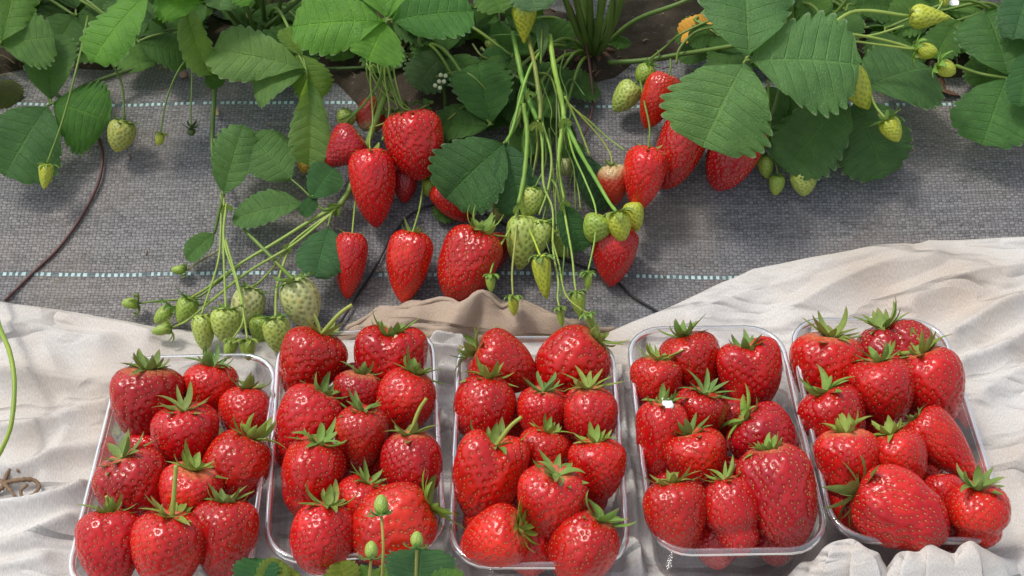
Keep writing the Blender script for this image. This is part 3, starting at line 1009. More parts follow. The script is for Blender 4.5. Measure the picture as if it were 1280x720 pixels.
LOW = [
    (0, 180, 540, 176, 600, 62, "shaded low strawberry below the dark crimson one, at the leftmost tray's left wall"),
    (0, 275, 590, 272, 650, 60, 'shaded low strawberry filling the gap left of the plump right-hand one of the leftmost tray'),
    (0, 176, 640, 174, 700, 60, 'shaded low strawberry filling the gap between the two front left ones of the leftmost tray'),
    (0, 256, 650, 256, 706, 58, 'shaded low strawberry filling the gap between the two front right ones of the leftmost tray'),
    (0, 205, 560, 205, 616, 60, 'shaded low strawberry filling the gap under the loose-sepal one of the leftmost tray'),
    (1, 455, 440, 452, 494, 60, 'shaded low strawberry filling the gap in the back row of the second tray'),
    (1, 490, 560, 488, 618, 62, 'shaded low strawberry filling the gap right of the centre of the second tray'),
    (1, 424, 560, 420, 620, 60, 'shaded low strawberry filling the gap left of the centre of the second tray'),
    (1, 395, 600, 392, 650, 54, 'shaded low strawberry filling the gap under the knobbly one of the second tray'),
    (1, 478, 500, 476, 556, 60, "shaded low strawberry filling the gap by the centre's right shoulder in the second tray"),
    (2, 690, 440, 688, 500, 66, 'shaded low strawberry between the two back strawberries of the middle tray'),
    (2, 640, 500, 636, 560, 60, 'shaded low strawberry filling the gap between the two left columns of the middle tray'),
    (2, 712, 520, 712, 580, 62, 'shaded low strawberry filling the gap between the two right columns of the middle tray'),
    (2, 725, 600, 725, 655, 62, 'shaded low strawberry filling the gap right of the pale-necked one in the middle tray'),
    (3, 842, 470, 840, 526, 60, 'shaded low strawberry filling the gap in the back left of the petal tray'),
    (3, 905, 440, 903, 490, 58, 'shaded low strawberry filling the gap in the back row of the petal tray'),
    (3, 845, 560, 842, 616, 56, 'shaded low strawberry filling the gap above the front left corner of the petal tray'),
    (3, 920, 570, 918, 626, 60, 'shaded low strawberry filling the gap under the right-leaning one of the petal tray'),
    (3, 875, 620, 875, 672, 56, 'shaded low strawberry between the broad and the necked one of the petal tray'),
    (4, 1068, 460, 1066, 520, 64, 'shaded low strawberry filling the gap in the back left of the rightmost tray'),
    (4, 1142, 470, 1140, 530, 62, 'shaded low strawberry filling the gap in the back right of the rightmost tray'),
    (4, 1085, 560, 1083, 616, 60, 'shaded low strawberry filling the gap left of the spiky-crowned one of the rightmost tray'),
    (4, 1150, 570, 1148, 625, 58, 'shaded low strawberry filling the gap under the slim diagonal one of the rightmost tray'),
    (4, 1100, 510, 1098, 560, 56, 'shaded low strawberry filling the gap in front of the pointed one of the rightmost tray'),
    ]
for ti, ax, ay, bx, by, w, lab in LOW:
    place_berry((ax, ay), (bx, by), w * 1.1, 'globe' if ax % 2 else 'cone', lab, GR[ti], h=.032, tilt=0, clamp=clamp_in(ti, .03), col=(RED, CRIM)[ax % 2], cal=None)

# ------------------------------------------------------------------ strawberries hanging on the plants
HG = 'ripe strawberries hanging over the weed mat'
HB = [
 ('h1',452,168,397,211,52,'spear',6,.036,(.42,.010,.014),None,'tapered strawberry pointing left under the drooping leaf',{}),
 ('h3',463,184,470,286,58,'cone',8,.040,RED,'flat','tapering strawberry hanging point down, left of the huge round one',{}),
 ('h4',512,136,527,226,74,'wedge',4,.046,RED,'flat','huge broad strawberry with blunt end hanging in the left cluster',{'fat':1.2}),
 ('h5',506,206,506,254,34,'cone',0,.014,CRIM,None,'small strawberry peeking out below the huge round one',{}),
 ('h6',548,226,586,277,44,'cone',4,.018,ORG,None,'orange-red strawberry peeking out from under a big dark leaf',{}),
 ('h7',441,289,433,374,45,'conic',4,.024,RED,'flat','slim strawberry hanging beside the scalloped small leaf',{}),
 ('h8',517,287,502,380,56,'conic',4,.028,RED,'up','lone pointed strawberry hanging beside the black hose',{'csz':.42}),
 ('h9',602,284,566,379,72,'wedge',6,.034,RED,'up','large strawberry with tall sepals hanging above the tan fold',{'csz':.5,'fat':1.2}),
 ('h9b',618,290,622,336,34,'cone',0,.014,CRIM,None,'dark strawberry sliver behind the large one above the tan fold',{}),
 ('h10',772,280,761,359,56,'conic',4,.026,RED,None,'tapered strawberry hanging below the green fruits, right of the stalk bundle',{}),
 ('h11',811,182,797,265,56,'conic',10,.046,ORG,'flat','bright glossy strawberry hanging in front of the right cluster',{}),
 ('h13',836,92,806,161,46,'conic',4,.040,ORG,None,'orange-red strawberry uppermost in the right cluster, beside a leaf edge',{}),
 ('h14',868,142,828,237,58,'wedge',4,.030,RED,None,'deep red strawberry behind the bright glossy one, partly under a leaf',{'fat':1.2}),
 ('h15',938,142,896,239,66,'wedge',4,.036,CRIM,None,'dark crimson strawberry half hidden under the big right leaf',{'fat':1.2}),
]
for k, ax, ay, bx, by, w, shp, tilt, h, col, cal, lab, op in HB:
    op = dict(op); op.setdefault('csz', .4)
    place_berry((ax, ay), (bx, by), w * 1.02, shp, lab, HG, h=h, tilt=tilt, col=col, cal=cal, key=k, **op)
BG = 'half-ripe strawberries hanging on the plants'
place_berry((461, 165), (467, 120), 36, 'globe', 'pinkish half-ripe strawberry behind the thin stalks of the left cluster', BG, BLUSH, h=.026, tilt=0, col=(.42, .025, .012), cal='flat', key='h2', cat='half-ripe strawberry')
place_berry((765, 205), (770, 256), 38, 'cone', 'half-ripe strawberry with whitish shoulders left of the bright glossy one', BG, BLUSH, h=.026, tilt=6, col=(.45, .035, .015), cal='up', key='h12', csz=.45, cat='half-ripe strawberry')

# ------------------------------------------------------------------ green fruits and buds
GG = 'unripe green strawberries on the plants'
WHT, LGR, GRN, YEL = (.46, .48, .20), (.38, .46, .10), (.27, .38, .055), (.42, .47, .045)
GB = [  # key, calyx px, tip px, width, lib, shape, height, colour, calyx kind, size, label
 ('g1',366,347,386,409,49,'G','globe',.026,WHT,'flat',.5,'largest whitish unripe strawberry at the right of the lower left cluster'),
 ('g2',315,357,304,412,41,'G','globe',.020,WHT,'flat',.5,'whitish unripe strawberry behind the two crossing thin stalks'),
 ('g3',282,384,282,430,38,'G','cone',.034,LGR,'flat',.5,'seedy green strawberry in the middle of the lower left cluster'),
 ('g4',252,392,257,440,28,'G','cone',.028,LGR,'flat',.5,'narrow green strawberry left of the middle one in the lower left cluster'),
 ('g5',344,395,348,442,34,'G','cone',.026,LGR,'flat',.6,'green strawberry hanging just above the second tray\'s left corner'),
 ('g6',239,372,225,406,26,'L','cone',.022,GRN,'flat',.7,'small yellow-green strawberry at the left of the lower left cluster'),
 ('g7',214,383,194,404,20,'L','globe',.018,GRN,'clasp',.9,'leafy green fruitlet left of the lower left cluster, at the cloth edge'),
 ('g8',172,379,152,379,18,'L','globe',.018,GRN,'bud',.95,'leftmost leafy bud lying at the cloth edge'),
 ('g9',213,410,190,415,18,'L','globe',.026,GRN,'bud',.9,'bud with closed sepals lying over the pale cloth'),
 ('g10',232,338,214,337,15,'L','globe',.012,GRN,'bud',.8,'tiny bud beside the white dashes on the mat'),
 ('g11',291,424,285,449,20,'L','cone',.042,GRN,'clasp',.9,'leafy fruitlet at the end of two thin stalks, left one of the pair'),
 ('g12',309,424,311,451,21,'L','cone',.042,GRN,'clasp',.8,'little green fruit at the end of two thin stalks, right one of the pair'),
 ('g13',326,395,326,432,28,'L','cone',.012,GRN,None,.5,'shaded green fruit between the lower left cluster\'s big ones'),
 ('c1',655,268,650,338,42,'G','cone',.034,LGR,None,.5,'largest pale green strawberry in the central stalk bundle'),
 ('c2',666,233,660,273,31,'G','cone',.044,LGR,'flat',.5,'plump green strawberry under the thick forked stalk'),
 ('c3',678,274,672,318,28,'L','cone',.040,LGR,'flat',.6,'green strawberry right of the largest pale one in the bundle'),
 ('c4',636,236,621,277,28,'G','cone',.022,WHT,None,.5,'pale unripe strawberry half hidden by the dark leaf and stalks'),
 ('c5',675,318,683,375,26,'L','long',.046,YEL,'clasp',.8,'long yellow-green fruit hanging in front of the mat below the bundle'),
 ('c6',641,370,643,395,19,'L','cone',.046,YEL,'bud',.75,'yellow bud on a straight stalk right of the tan fold\'s peak'),
 ('c7',613,343,614,366,16,'L','cone',.046,GRN,'bud',.8,'drooping bud just above the tan fold\'s peak'),
 ('c8',699,384,703,409,13,'L','cone',.040,GRN,'bud',.95,'drooping bud hanging lowest above the middle tray'),
 ('c9',720,364,727,399,22,'L','long',.036,GRN,'clasp',.75,'narrow green fruit below the bundle, left of its highest bud'),
 ('c10',735,340,735,363,15,'L','cone',.044,GRN,'bud',.85,'drooping bud left of the tapered red strawberry'),
 ('c11',703,285,704,323,33,'L','cone',.020,GRN,None,.5,'shaded green strawberry behind the stalk bundle'),
 ('c12',752,268,738,304,36,'L','cone',.052,GRN,None,.5,'squat green fruit over the tapered red strawberry, left one'),
 ('c13',770,264,779,303,33,'L','cone',.058,YEL,'clasp',.75,'squat green fruit over the tapered red strawberry, with pale sepals'),
 ('c14',790,252,796,290,25,'L','cone',.036,YEL,None,.5,'yellow-green fruit at the right edge of the tapered red strawberry'),
 ('c15',708,197,708,221,19,'G','globe',.016,WHT,None,.5,'tiny pale fruit low behind the stalk bundle'),
 ('c16',735,392,741,412,12,'L','cone',.060,GRN,'bud',1.2,'leafy bud touching the deep red strawberry of the middle tray'),
 ('t1',655,2,655,56,32,'L','conic',.085,YEL,None,.5,'yellow-green cone fruit hanging at the top centre under a pale leaf'),
 ('t2',612,48,615,62,15,'G','globe',.035,LGR,'flat',.5,'tiny round green fruit left of the yellow-green cone'),
 ('t3',795,104,767,140,33,'G','cone',.024,LGR,None,.5,'ridged green strawberry lying alone on the mat beside the right cluster'),
 ('t4',812,80,800,106,25,'L','globe',.030,GRN,'wild',.6,'fuzzy green fruit above the ridged green strawberry'),
 ('l1',156,150,145,191,34,'G','cone',.028,(.34,.36,.08),'flat',.45,'olive fruit hanging alone against the mat in the upper left'),
 ('l2',59,205,55,237,20,'L','long',.040,YEL,'clasp',.7,'small yellow-green fruit hanging below the left leaf'),
 ('l3',201,166,198,182,15,'L','globe',.028,YEL,'bud',.6,'tiny yellow bud on the left of two thin hanging stalks'),
 ('r1',1137,20,1189,22,34,'L','spear',.110,YEL,'clasp',.5,'yellow-green cone fruit pointing right at the top right'),
 ('r2',1145,62,1172,66,22,'L','globe',.095,YEL,'clasp',1.0,'yellow fruitlet with open sepals, upper one of the touching pair'),
 ('r3',1172,80,1194,92,24,'L','globe',.095,YEL,'clasp',.9,'yellow fruitlet with open sepals, lower one of the touching pair'),
 ('r4',1058,84,1086,137,35,'L','cone',.075,YEL,None,.5,'yellow-green fruit half under the big right leaf'),
 ('r5',1106,148,1124,177,26,'L','cone',.070,YEL,'flat',.8,'yellow-green fruitlet with spread sepals over the shaded dark leaf'),
 ('r6',954,194,960,224,20,'L','cone',.020,GRN,'wild',.6,'small striped green fruit beside the dark crimson strawberry'),
 ('r7',972,219,969,245,19,'L','cone',.020,GRN,'wild',.6,'small green fruit lowest of the pair beside the shaded leaf'),
 ('r8',1004,210,1005,246,33,'G','cone',.022,LGR,None,.5,'pale green fruit tip showing under the dark lower leaf'),
 ('g14',437,138,427,160,25,'G','cone',.028,LGR,'flat',.5,'green strawberry left of the pinkish half-ripe one behind thin stalks'),
 ('g15',386,193,378,217,24,'L','cone',.020,(.50,.30,.04),None,.5,'yellow-orange fruit tip peeking out under the limp pale leaf'),
 ('g16',540,222,534,246,20,'L','globe',.014,GRN,'flat',.7,'dim green fruit just right of the small peeking red one'),
 ('r9',1226,18,1228,42,18,'L','globe',.040,GRN,'clasp',.9,'dim green fruit in the shade at the top right'),
]
for k, ax, ay, bx, by, w, lib, shp, h, col, cal, cs, lab in GB:
    L_ = {'G': GREEN, 'L': LIME}[lib]
    if shp not in L_: shp = 'spear'
    bud = cal == 'bud'
    kk = .74 if bud else (.9 if cal == 'clasp' else 1)
    if cal == 'flat': cs *= 1.25
    place_berry((ax, ay), (bx, by), w * kk, shp, lab, GG, L_, h=h, tilt=8, col=col, cal=cal, csz=cs / kk * (1.15 if kk < 1 else 1), ccol=(.17, .30, .06) if bud or cal == 'clasp' else (.11, .22, .04),
                name='strawberry_bud' if bud else 'green_strawberry', cat='bud' if bud else 'green strawberry', key=k)
place_berry((239, 160), (239, 170), 11, 'globe', 'dark spent calyx with spread sepals hanging on a thin stalk over the mat', GG, LIME, h=.024, tilt=10,
            col=(.08, .12, .03), cal='wild', csz=1.6, ccol=(.05, .09, .02), name='spent_calyx', cat='spent calyx', key='l4')

# ------------------------------------------------------------------ plants
pA = Plant(20, 30, 'strawberry plant at the top left with a big bright leaf hanging down')
pB = Plant(330, 40, 'strawberry plant with a limp twisted pale leaf and a long left truss')
pC = Plant(505, 65, 'strawberry plant under the brightest lobed leaf, left of the stalk bundle')
pD = Plant(742, 72, 'strawberry plant with thick bare upright stems and the stalk bundle')
pE = Plant(960, 20, 'strawberry plant with the three broad dull leaves right of centre')
pF = Plant(1285, 60, 'strawberry plant at the top right edge')
pG = Plant(460, 775, 'low strawberry plant with upright buds in front of the second tray')

D = dict
# --- left plant
pA.leaf((0, 57, .085), [(2, 57, .085, 68, 47, .075, 84, (.11, .25, .05), D(droop=.15, fold=.12, roll=-8)), (2, 52, .09, 22, -30, .10, 62, G_MID, D(roll=20)), (-4, 60, .085, -60, 110, .05, 80, G_MID)], r=.0017)
pA.leaf((190, -12, .13), [(186, -8, .13, 117, 77, .105, 70, G_BRIGHT, D(droop=.28, fold=.18, roll=12)), (190, -15, .13, 270, -40, .12, 80, G_BRIGHT), (188, -16, .135, 150, -90, .13, 80, G_BRIGHT)])
pA.leaf((64, 130, .045), [(58, 134, .045, 6, 220, .035, 98, (.075, .20, .055), D(fold=.22, droop=.2, roll=-10)), (68, 130, .046, 136, 152, .03, 94, (.085, .245, .035), D(fold=-.25, droop=.45, roll=10)), (64, 124, .046, 62, 40, .06, 64, G_DARK, D(fold=.3))])
pA.leaf((-12, 105, .04), [(-8, 104, .04, 20, 130, .035, 44, (.10, .13, .03)), (-12, 108, .04, -60, 150, .04, 60, G_MID)])
pA.leaf((172, 52, .05), [(175, 54, .05, 240, 74, .03, 50, G_DARK), (172, 50, .05, 168, 10, .06, 40, G_DARK), (206, 41, .055, 168, 37, .05, 25, G_DARK)])
pA.leaf((95, 20, .04), [(95, 20, .04, 70, 60, .03, 60, G_DARK), (97, 18, .04, 150, 30, .03, 60, G_DARK), (95, 12, .04, 85, -40, .05, 60, G_DARK)])
pA.stalk([(110, 20, .05), (99, 72, .075), (80, 145, .06), 'l2'], .0011, .0010, STEM_C, 'fruit_stalk')
pA.stalk([(120, 40, .05), (136, 72, .07), (152, 105, .05), 'l1'], .0012, .0011, STEM_D and (.09, .15, .03), 'fruit_stalk')
pA.stalk([(20, 32, .02), (70, 118, .03), (112, 104, .026), (190, 80, .02), (262, 72, .02)], .0020, .0018, (.075, .12, .025), 'runner')
pA.stalk([(260, 34, .05), (200, 40, .05), (150, 62, .045), (138, 68, .04)], .0012, .0010, STEM_D, 'stem')

# --- second plant
pB.leaf((222, -25, .12), [(205, -20, .12, 232, 20, .11, 64, G_BRIGHT, D(fold=.1)), (225, -30, .12, 160, -60, .12, 70, G_BRIGHT)])
pB.leaf((285, -30, .12), [(284, -30, .12, 274, 13, .11, 46, (.13, .28, .08), D(fold=.3)), (290, -28, .12, 310, 8, .11, 30, G_BRIGHT, D(fold=.5)), (290, -34, .12, 350, -60, .12, 70, G_BRIGHT)])
pB.leaf((232, 6, .075), [(234, 10, .075, 264, 94, .05, 44, G_LIME, D(fold=.45, droop=.4, roll=25)), (262, 82, .05, 272, 110, .035, 26, G_DARK)], label='limp pale leaf hanging on edge')
pB.leaf((384, 90, .075), [(381, 86, .076, 266, 62, .07, 76, (.16, .31, .07), D(obo=1.6, fold=.15, droop=.18, roll=-6)), (380, 90, .074, 318, 118, .055, 62, (.135, .275, .065), D(obo=1.4, fold=.3, roll=12)),
                          (384, 96, .072, 384, 206, .038, 50, (.18, .34, .075), D(obo=1.3, fold=.3, droop=.3, roll=-25)), (372, 66, .078, 402, 124, .055, 52, G_LIME, D(fold=-.3, droop=.5)),
                          (378, 70, .076, 354, 36, .085, 26, G_LIME, D(fold=.4))], label='limp twisted pale leaf')
pB.leaf((310, 22, .045), [(312, 22, .045, 378, 26, .03, 40, G_DARK), (308, 18, .045, 300, -20, .06, 40, G_DARK)])
pB.leaf((350, 65, .03), [(380, 60, .03, 318, 36, .03, 50, G_DARK), (352, 60, .03, 390, 90, .02, 50, G_DARK)])
for a, bb in (((300, 30, .05), (268, -10, .10)), ((318, 36, .05), (300, -20, .1)), ((345, 40, .04), (352, -15, .09)), ((330, 20, .05), (326, -25, .1)), ((338, 30, .05), (385, -10, .09))):
    pB.stalk([pB.p, a, bb], .0024, .002, STEM_D, 'stem')
# upright leaf pair and the truss below it
pB.leaf((279, 245, .03), [(279, 243, .030, 304, 156, .052, 53, G_BLUE, D(fold=.2, roll=6, droop=.15)), (268, 292, .022, 233, 324, .016, 30, G_BLUE, D(fold=.3))],
        pet=['free', (262, 86, .035), (268, 110, .022), (266, 150, .022), (266, 190, .026), (276, 225, .028)], r=.0022, col=(.085, .15, .03))
pB.stalk([(279, 243, .03), (281, 270, .028), (279, 290, .028), (280, 330, .03), 'g3'], .0014, .0009, STEM_L, 'fruit_stalk')
pB.stalk([(277, 240, .028), (276, 290, .026), (272, 330, .026), 'g4'], .0013, .0009, STEM_L, 'fruit_stalk')
pB.stalk([(283, 255, .034), (280, 300, .036), (295, 350, .040), (304, 390, .045), 'g12'], .0012, .0008, STEM_L, 'fruit_stalk')
pB.stalk([(282, 300, .036), (300, 365, .043), (304, 400, .046), 'g11'], .0010, .0008, STEM_L, 'fruit_stalk')
pB.stalk([(281, 308, .026), (265, 318, .020), (245, 330, .014), 'g10'], .0009, .0007, (.2, .2, .06), 'fruit_stalk')
# long diagonal truss coming from behind the red cluster
pB.stalk([(486, 105, .05), (470, 150, .045), (452, 200, .036), (437, 236, .03), (425, 256, .028)], .0030, .0028, (.17, .27, .05), 'fruit_stalk')
pB.stalk([(425, 256, .028), (390, 275, .026), (345, 303, .026), (300, 330, .024), (262, 358, .024), 'g6'], .0020, .0010, STEM_L, 'fruit_stalk')
pB.stalk([(424, 258, .028), (405, 275, .03), (365, 307, .03), (310, 340, .032), (262, 378, .034), (235, 400, .034), 'g9'], .0016, .0008, STEM_L, 'fruit_stalk')
pB.stalk([(300, 332, .028), (270, 355, .02), (245, 372, .018), (200, 376, .018), 'g8'], .0011, .0009, STEM_C, 'fruit_stalk')
pB.stalk([(300, 345, .024), (262, 376, .02), (235, 384, .02), 'g7'], .0010, .0008, STEM_C, 'fruit_stalk')
pB.stalk([(365, 305, .028), (356, 325, .026), (346, 360, .028), 'g5'], .0015, .0010, STEM_L, 'fruit_stalk')
pB.stalk([(425, 262, .03), (400, 276, .03), (362, 306, .03), (345, 330, .024), (325, 352, .022), 'g2'], .0012, .0009, STEM_L, 'fruit_stalk')
pB.stalk([(305, 287, .022), (330, 312, .026), (352, 335, .028), 'g1'], .0018, .0016, STEM_C, 'fruit_stalk')
# cluster of small leaflets on the diagonal truss
pB.leaf((388, 246, .034), [(364, 224, .036, 311, 168, .044, 66, G_BLUE, D(fold=-.15, droop=.1, roll=-4)), (380, 254, .030, 290, 274, .024, 44, G_BLUE, D(fold=.25, roll=10)),
                           (389, 248, .034, 417, 210, .04, 46, (.06, .19, .05), D(fold=.15)), (395, 246, .034, 378, 270, .03, 22, (.06, .18, .05))], pet=['free', (425, 256, .028), (405, 262, .03)], r=.0012)
pB.leaf((410, 284, .036), [(411, 284, .036, 394, 347, .034, 56, (.065, .19, .06), D(fold=.18, droop=.15))], pet=['free', (420, 262, .03)], r=.0012)
pB.stalk([(240, 66, .05), (222, 90, .045), (208, 125, .034), 'l3'], .0009, .0008, STEM_C, 'fruit_stalk')
pB.stalk([(240, 66, .05), (240, 95, .04), (239, 130, .03), 'l4'], .0008, .0007, STEM_C, 'fruit_stalk')
pB.stalk([(420, 86, .014), (465, 84, .012), (400, 86, .012)], .0014, .0014, STEM_D, 'runner')

# --- third plant
pC.leaf((482, 27, .125), [(480, 27, .125, 366, 34, .115, 74, G_BRIGHT, D(fold=.14, droop=.2, roll=-6)), (483, 30, .125, 460, 76, .115, 80, G_BRIGHT, D(fold=.1, droop=.3)),
                          (491, 25, .126, 590, 15, .115, 74, (.085, .26, .045), D(fold=.25, droop=.18, roll=8)), (481, 22, .126, 462, -45, .13, 62, G_BRIGHT, D(fold=.35)), (486, 22, .126, 500, -55, .13, 60, G_BRIGHT, D(fold=.35))])
pC.leaf((606, -30, .11), [(604, -28, .11, 628, 16, .10, 56, G_MID, D(fold=.2)), (600, -30, .11, 545, -50, .1, 60, G_MID)])
pC.leaf((665, -45, .12), [(664, -40, .12, 668, 15, .105, 60, (.12, .25, .10), D(fold=.15)), (670, -45, .12, 720, -60, .12, 60, G_BLUE), (660, -46, .12, 610, -70, .12, 60, G_BLUE)])
pC.leaf((613, 156, .038), [(613, 153, .038, 597, 80, .05, 74, (.07, .20, .035), D(fold=.2, droop=.3)), (610, 158, .036, 545, 160, .02, 44, G_DARK), (616, 156, .036, 600, 128, .03, 30, G_DARK)])
pC.leaf((641, 70, .05), [(641, 68, .05, 603, 76, .045, 30, (.05, .16, .03)), (640, 72, .05, 596, 96, .04, 30, G_DARK)])
pC.leaf((632, 178, .060), [(629, 180, .060, 557, 248, .040, 96, (.055, .165, .036), D(fold=.28, droop=.22, roll=-10)), (632, 180, .058, 652, 272, .03, 60, (.065, .175, .06), D(fold=.3))],
        pet=['free', (655, 110, .05), (648, 150, .06)], r=.0018)
pC.leaf((560, 70, .04), [(556, 66, .035, 520, 112, .022, 58, (.075, .16, .045), D(fold=.2)), (562, 70, .04, 600, 112, .03, 50, G_DARK), (560, 64, .04, 556, 30, .05, 40, G_DARK)])
pC.leaf((585, 130, .03), [(585, 130, .03, 552, 170, .02, 44, G_DARK), (560, 150, .03, 572, 182, .02, 30, G_DARK)])
pC.leaf((548, 260, .010), [(575, 240, .014, 548, 276, .008, 30, G_DARK)], pet=['free', (600, 250, .02)], r=.001)
for a, bb in (((520, 50, .04), (505, 0, .09)), ((530, 50, .04), (530, 5, .09)), ((545, 60, .03), (548, 5, .08)), ((512, 40, .05), (492, 20, .11)), ((522, 70, .03), (525, 30, .06))):
    pC.stalk([pC.p, a, bb], .0026, .0022, STEM_D, 'stem')
# thin stalks feeding the left red cluster
for pts, r, c in (([(463, 60, .07), (463, 100, .06), (466, 150, .055), (462, 176, .05), 'h3'], .0009, STEM_L), ([(470, 60, .07), (474, 90, .06), (485, 120, .055), (484, 150, .05), (462, 160, .05)], .0009, STEM_L),
                  ([(483, 60, .07), (486, 90, .06), (500, 130, .055), 'h4'], .0014, STEM_C), ([(482, 62, .07), (478, 95, .06), (455, 130, .05), (430, 158, .036), 'h1'], .0015, (.13, .24, .04)),
                  ([(476, 68, .07), (474, 100, .06), (450, 135, .045), (424, 150, .035)], .0011, (.13, .24, .04)), ([(490, 66, .06), (494, 100, .05), (504, 136, .05)], .0010, STEM_L),
                  ([(530, 205, .016), (528, 236, .02), (524, 262, .026), 'h8'], .0010, STEM_L), ([(446, 236, .02), (443, 262, .024), 'h7'], .0009, STEM_L),
                  ([(500, 142, .05), (485, 160, .045), (478, 176, .045)], .0020, (.09, .2, .03)), ([(545, 96, .04), (580, 90, .05), (604, 108, .05), (615, 125, .04)], .0010, STEM_C),
                  ([(618, 276, .03), (613, 272, .03), 'h9'], .0011, STEM_C), ([(480, 66, .07), (481, 100, .06), (487, 140, .05), (470, 120, .04)], .0008, STEM_L)):
    pC.stalk(pts, r, r * .8, c, 'fruit_stalk')
rg = random.Random(9)
for i in range(7):
    x0, x1 = rg.uniform(455, 500), rg.uniform(428, 530)
    pC.stalk([(x0, rg.uniform(60, 84), .065), (x0 * .7 + x1 * .3 + rg.uniform(-6, 6), rg.uniform(96, 112), .055), (x1, rg.uniform(125, 160), .045)], .0008, .0006, rg.choice((STEM_L, STEM_C, (.13, .24, .04))), 'fruit_stalk')
for i in range(14):
    b_ = P(rg.uniform(480, 532), rg.uniform(122, 146), rg.uniform(.03, .05))
    d_ = Vector((rg.uniform(-1, 1), rg.uniform(-1, .6), rg.uniform(-.3, .8))).normalized()
    leaflet(pC.o, pC.p, b_, 0, b_ + d_ * rg.uniform(.008, .015), 0, rg.uniform(.0025, .0045), (.10, .22, .045), fold=.5, droop=.4, name='bract')
# little cluster of round buds
mbud = new_obj('flower_bud', None, pC.o)
mbud.location = P(555, 100, .05) - pC.p
for bx, by in ((551, 94), (557, 95), (549, 102), (555, 102), (544, 107), (550, 110)):
    b0 = P(bx, by, .05)
    mb = MB()
    for i in range(7):
        th = PI * i / 6
        rr = .0021 * math.sin(th) * (1 if i < 5 else .8)
        mb.v += [tuple(b0 + Vector((rr * math.cos(2 * PI * k / 10), rr * math.sin(2 * PI * k / 10), .0021 * math.cos(th)))) for k in range(10)]
    for i in range(6):
        for k in range(10):
            a, c = i * 10 + k, i * 10 + (k + 1) % 10
            mb.f.append((a, a + 10, c + 10, c)); mb.m.append(0)
    new_obj('bud_head', mb.mesh('bud_head', M_CREAM, P(555, 100, .05)), mbud)
pC.stalk([(552, 104, .05), (556, 120, .03), (557, 150, .012)], .0016, .0018, STEM_D, 'stem')

# --- plant with the stalk bundle
for pts, r in (([pD.p, (722, 40, .05), (698, -25, .12)], .0030), ([pD.p, (738, 30, .06), (735, -30, .12)], .0040), ([pD.p, (748, 35, .06), (756, -30, .12)], .0036), ([pD.p, (762, 40, .05), (786, -30, .12)], .0040),
               ([pD.p, (760, 44, .05), (768, -25, .11)], .0030), ([pD.p, (730, 40, .05), (715, -25, .12)], .0034), ([pD.p, (790, 28, .05), (850, 4, .08), (905, -22, .10)], .0022)):
    pD.stalk(pts, r * 1.15, r * .9, (.085, .155, .030), 'stem')
pD.leaf((655, 25, .045), [(652, 24, .045, 716, 54, .03, 40, G_DARK, D(fold=.3)), (650, 28, .04, 672, 70, .02, 40, G_DARK)])
pD.leaf((712, 186, .03), [(714, 186, .032, 757, 264, .014, 42, (.022, .08, .022), D(fold=.3, roll=-10))], pet=['free', (700, 150, .03)], r=.0012)
pD.leaf((700, 254, .05), [(702, 256, .05, 728, 314, .034, 40, (.04, .14, .03), D(fold=.3))], pet=['free', (690, 225, .05)], r=.0012)
for hx, hy, hh, sz, an, sd in ((640, 92, .022, .042, 250, 1), (668, 70, .03, .045, 200, 2), (690, 110, .016, .038, 270, 3), (618, 120, .02, .036, 230, 4), (650, 150, .012, .034, 280, 5), (700, 165, .010, .03, 300, 6)):
    pD.auto_leaf((hx, hy, hh), sz, an, G_DARK, 300 + sd)
pD.leaf((775, 60, .02), [(772, 62, .02, 778, 45, .03, 26, G_DARK)])
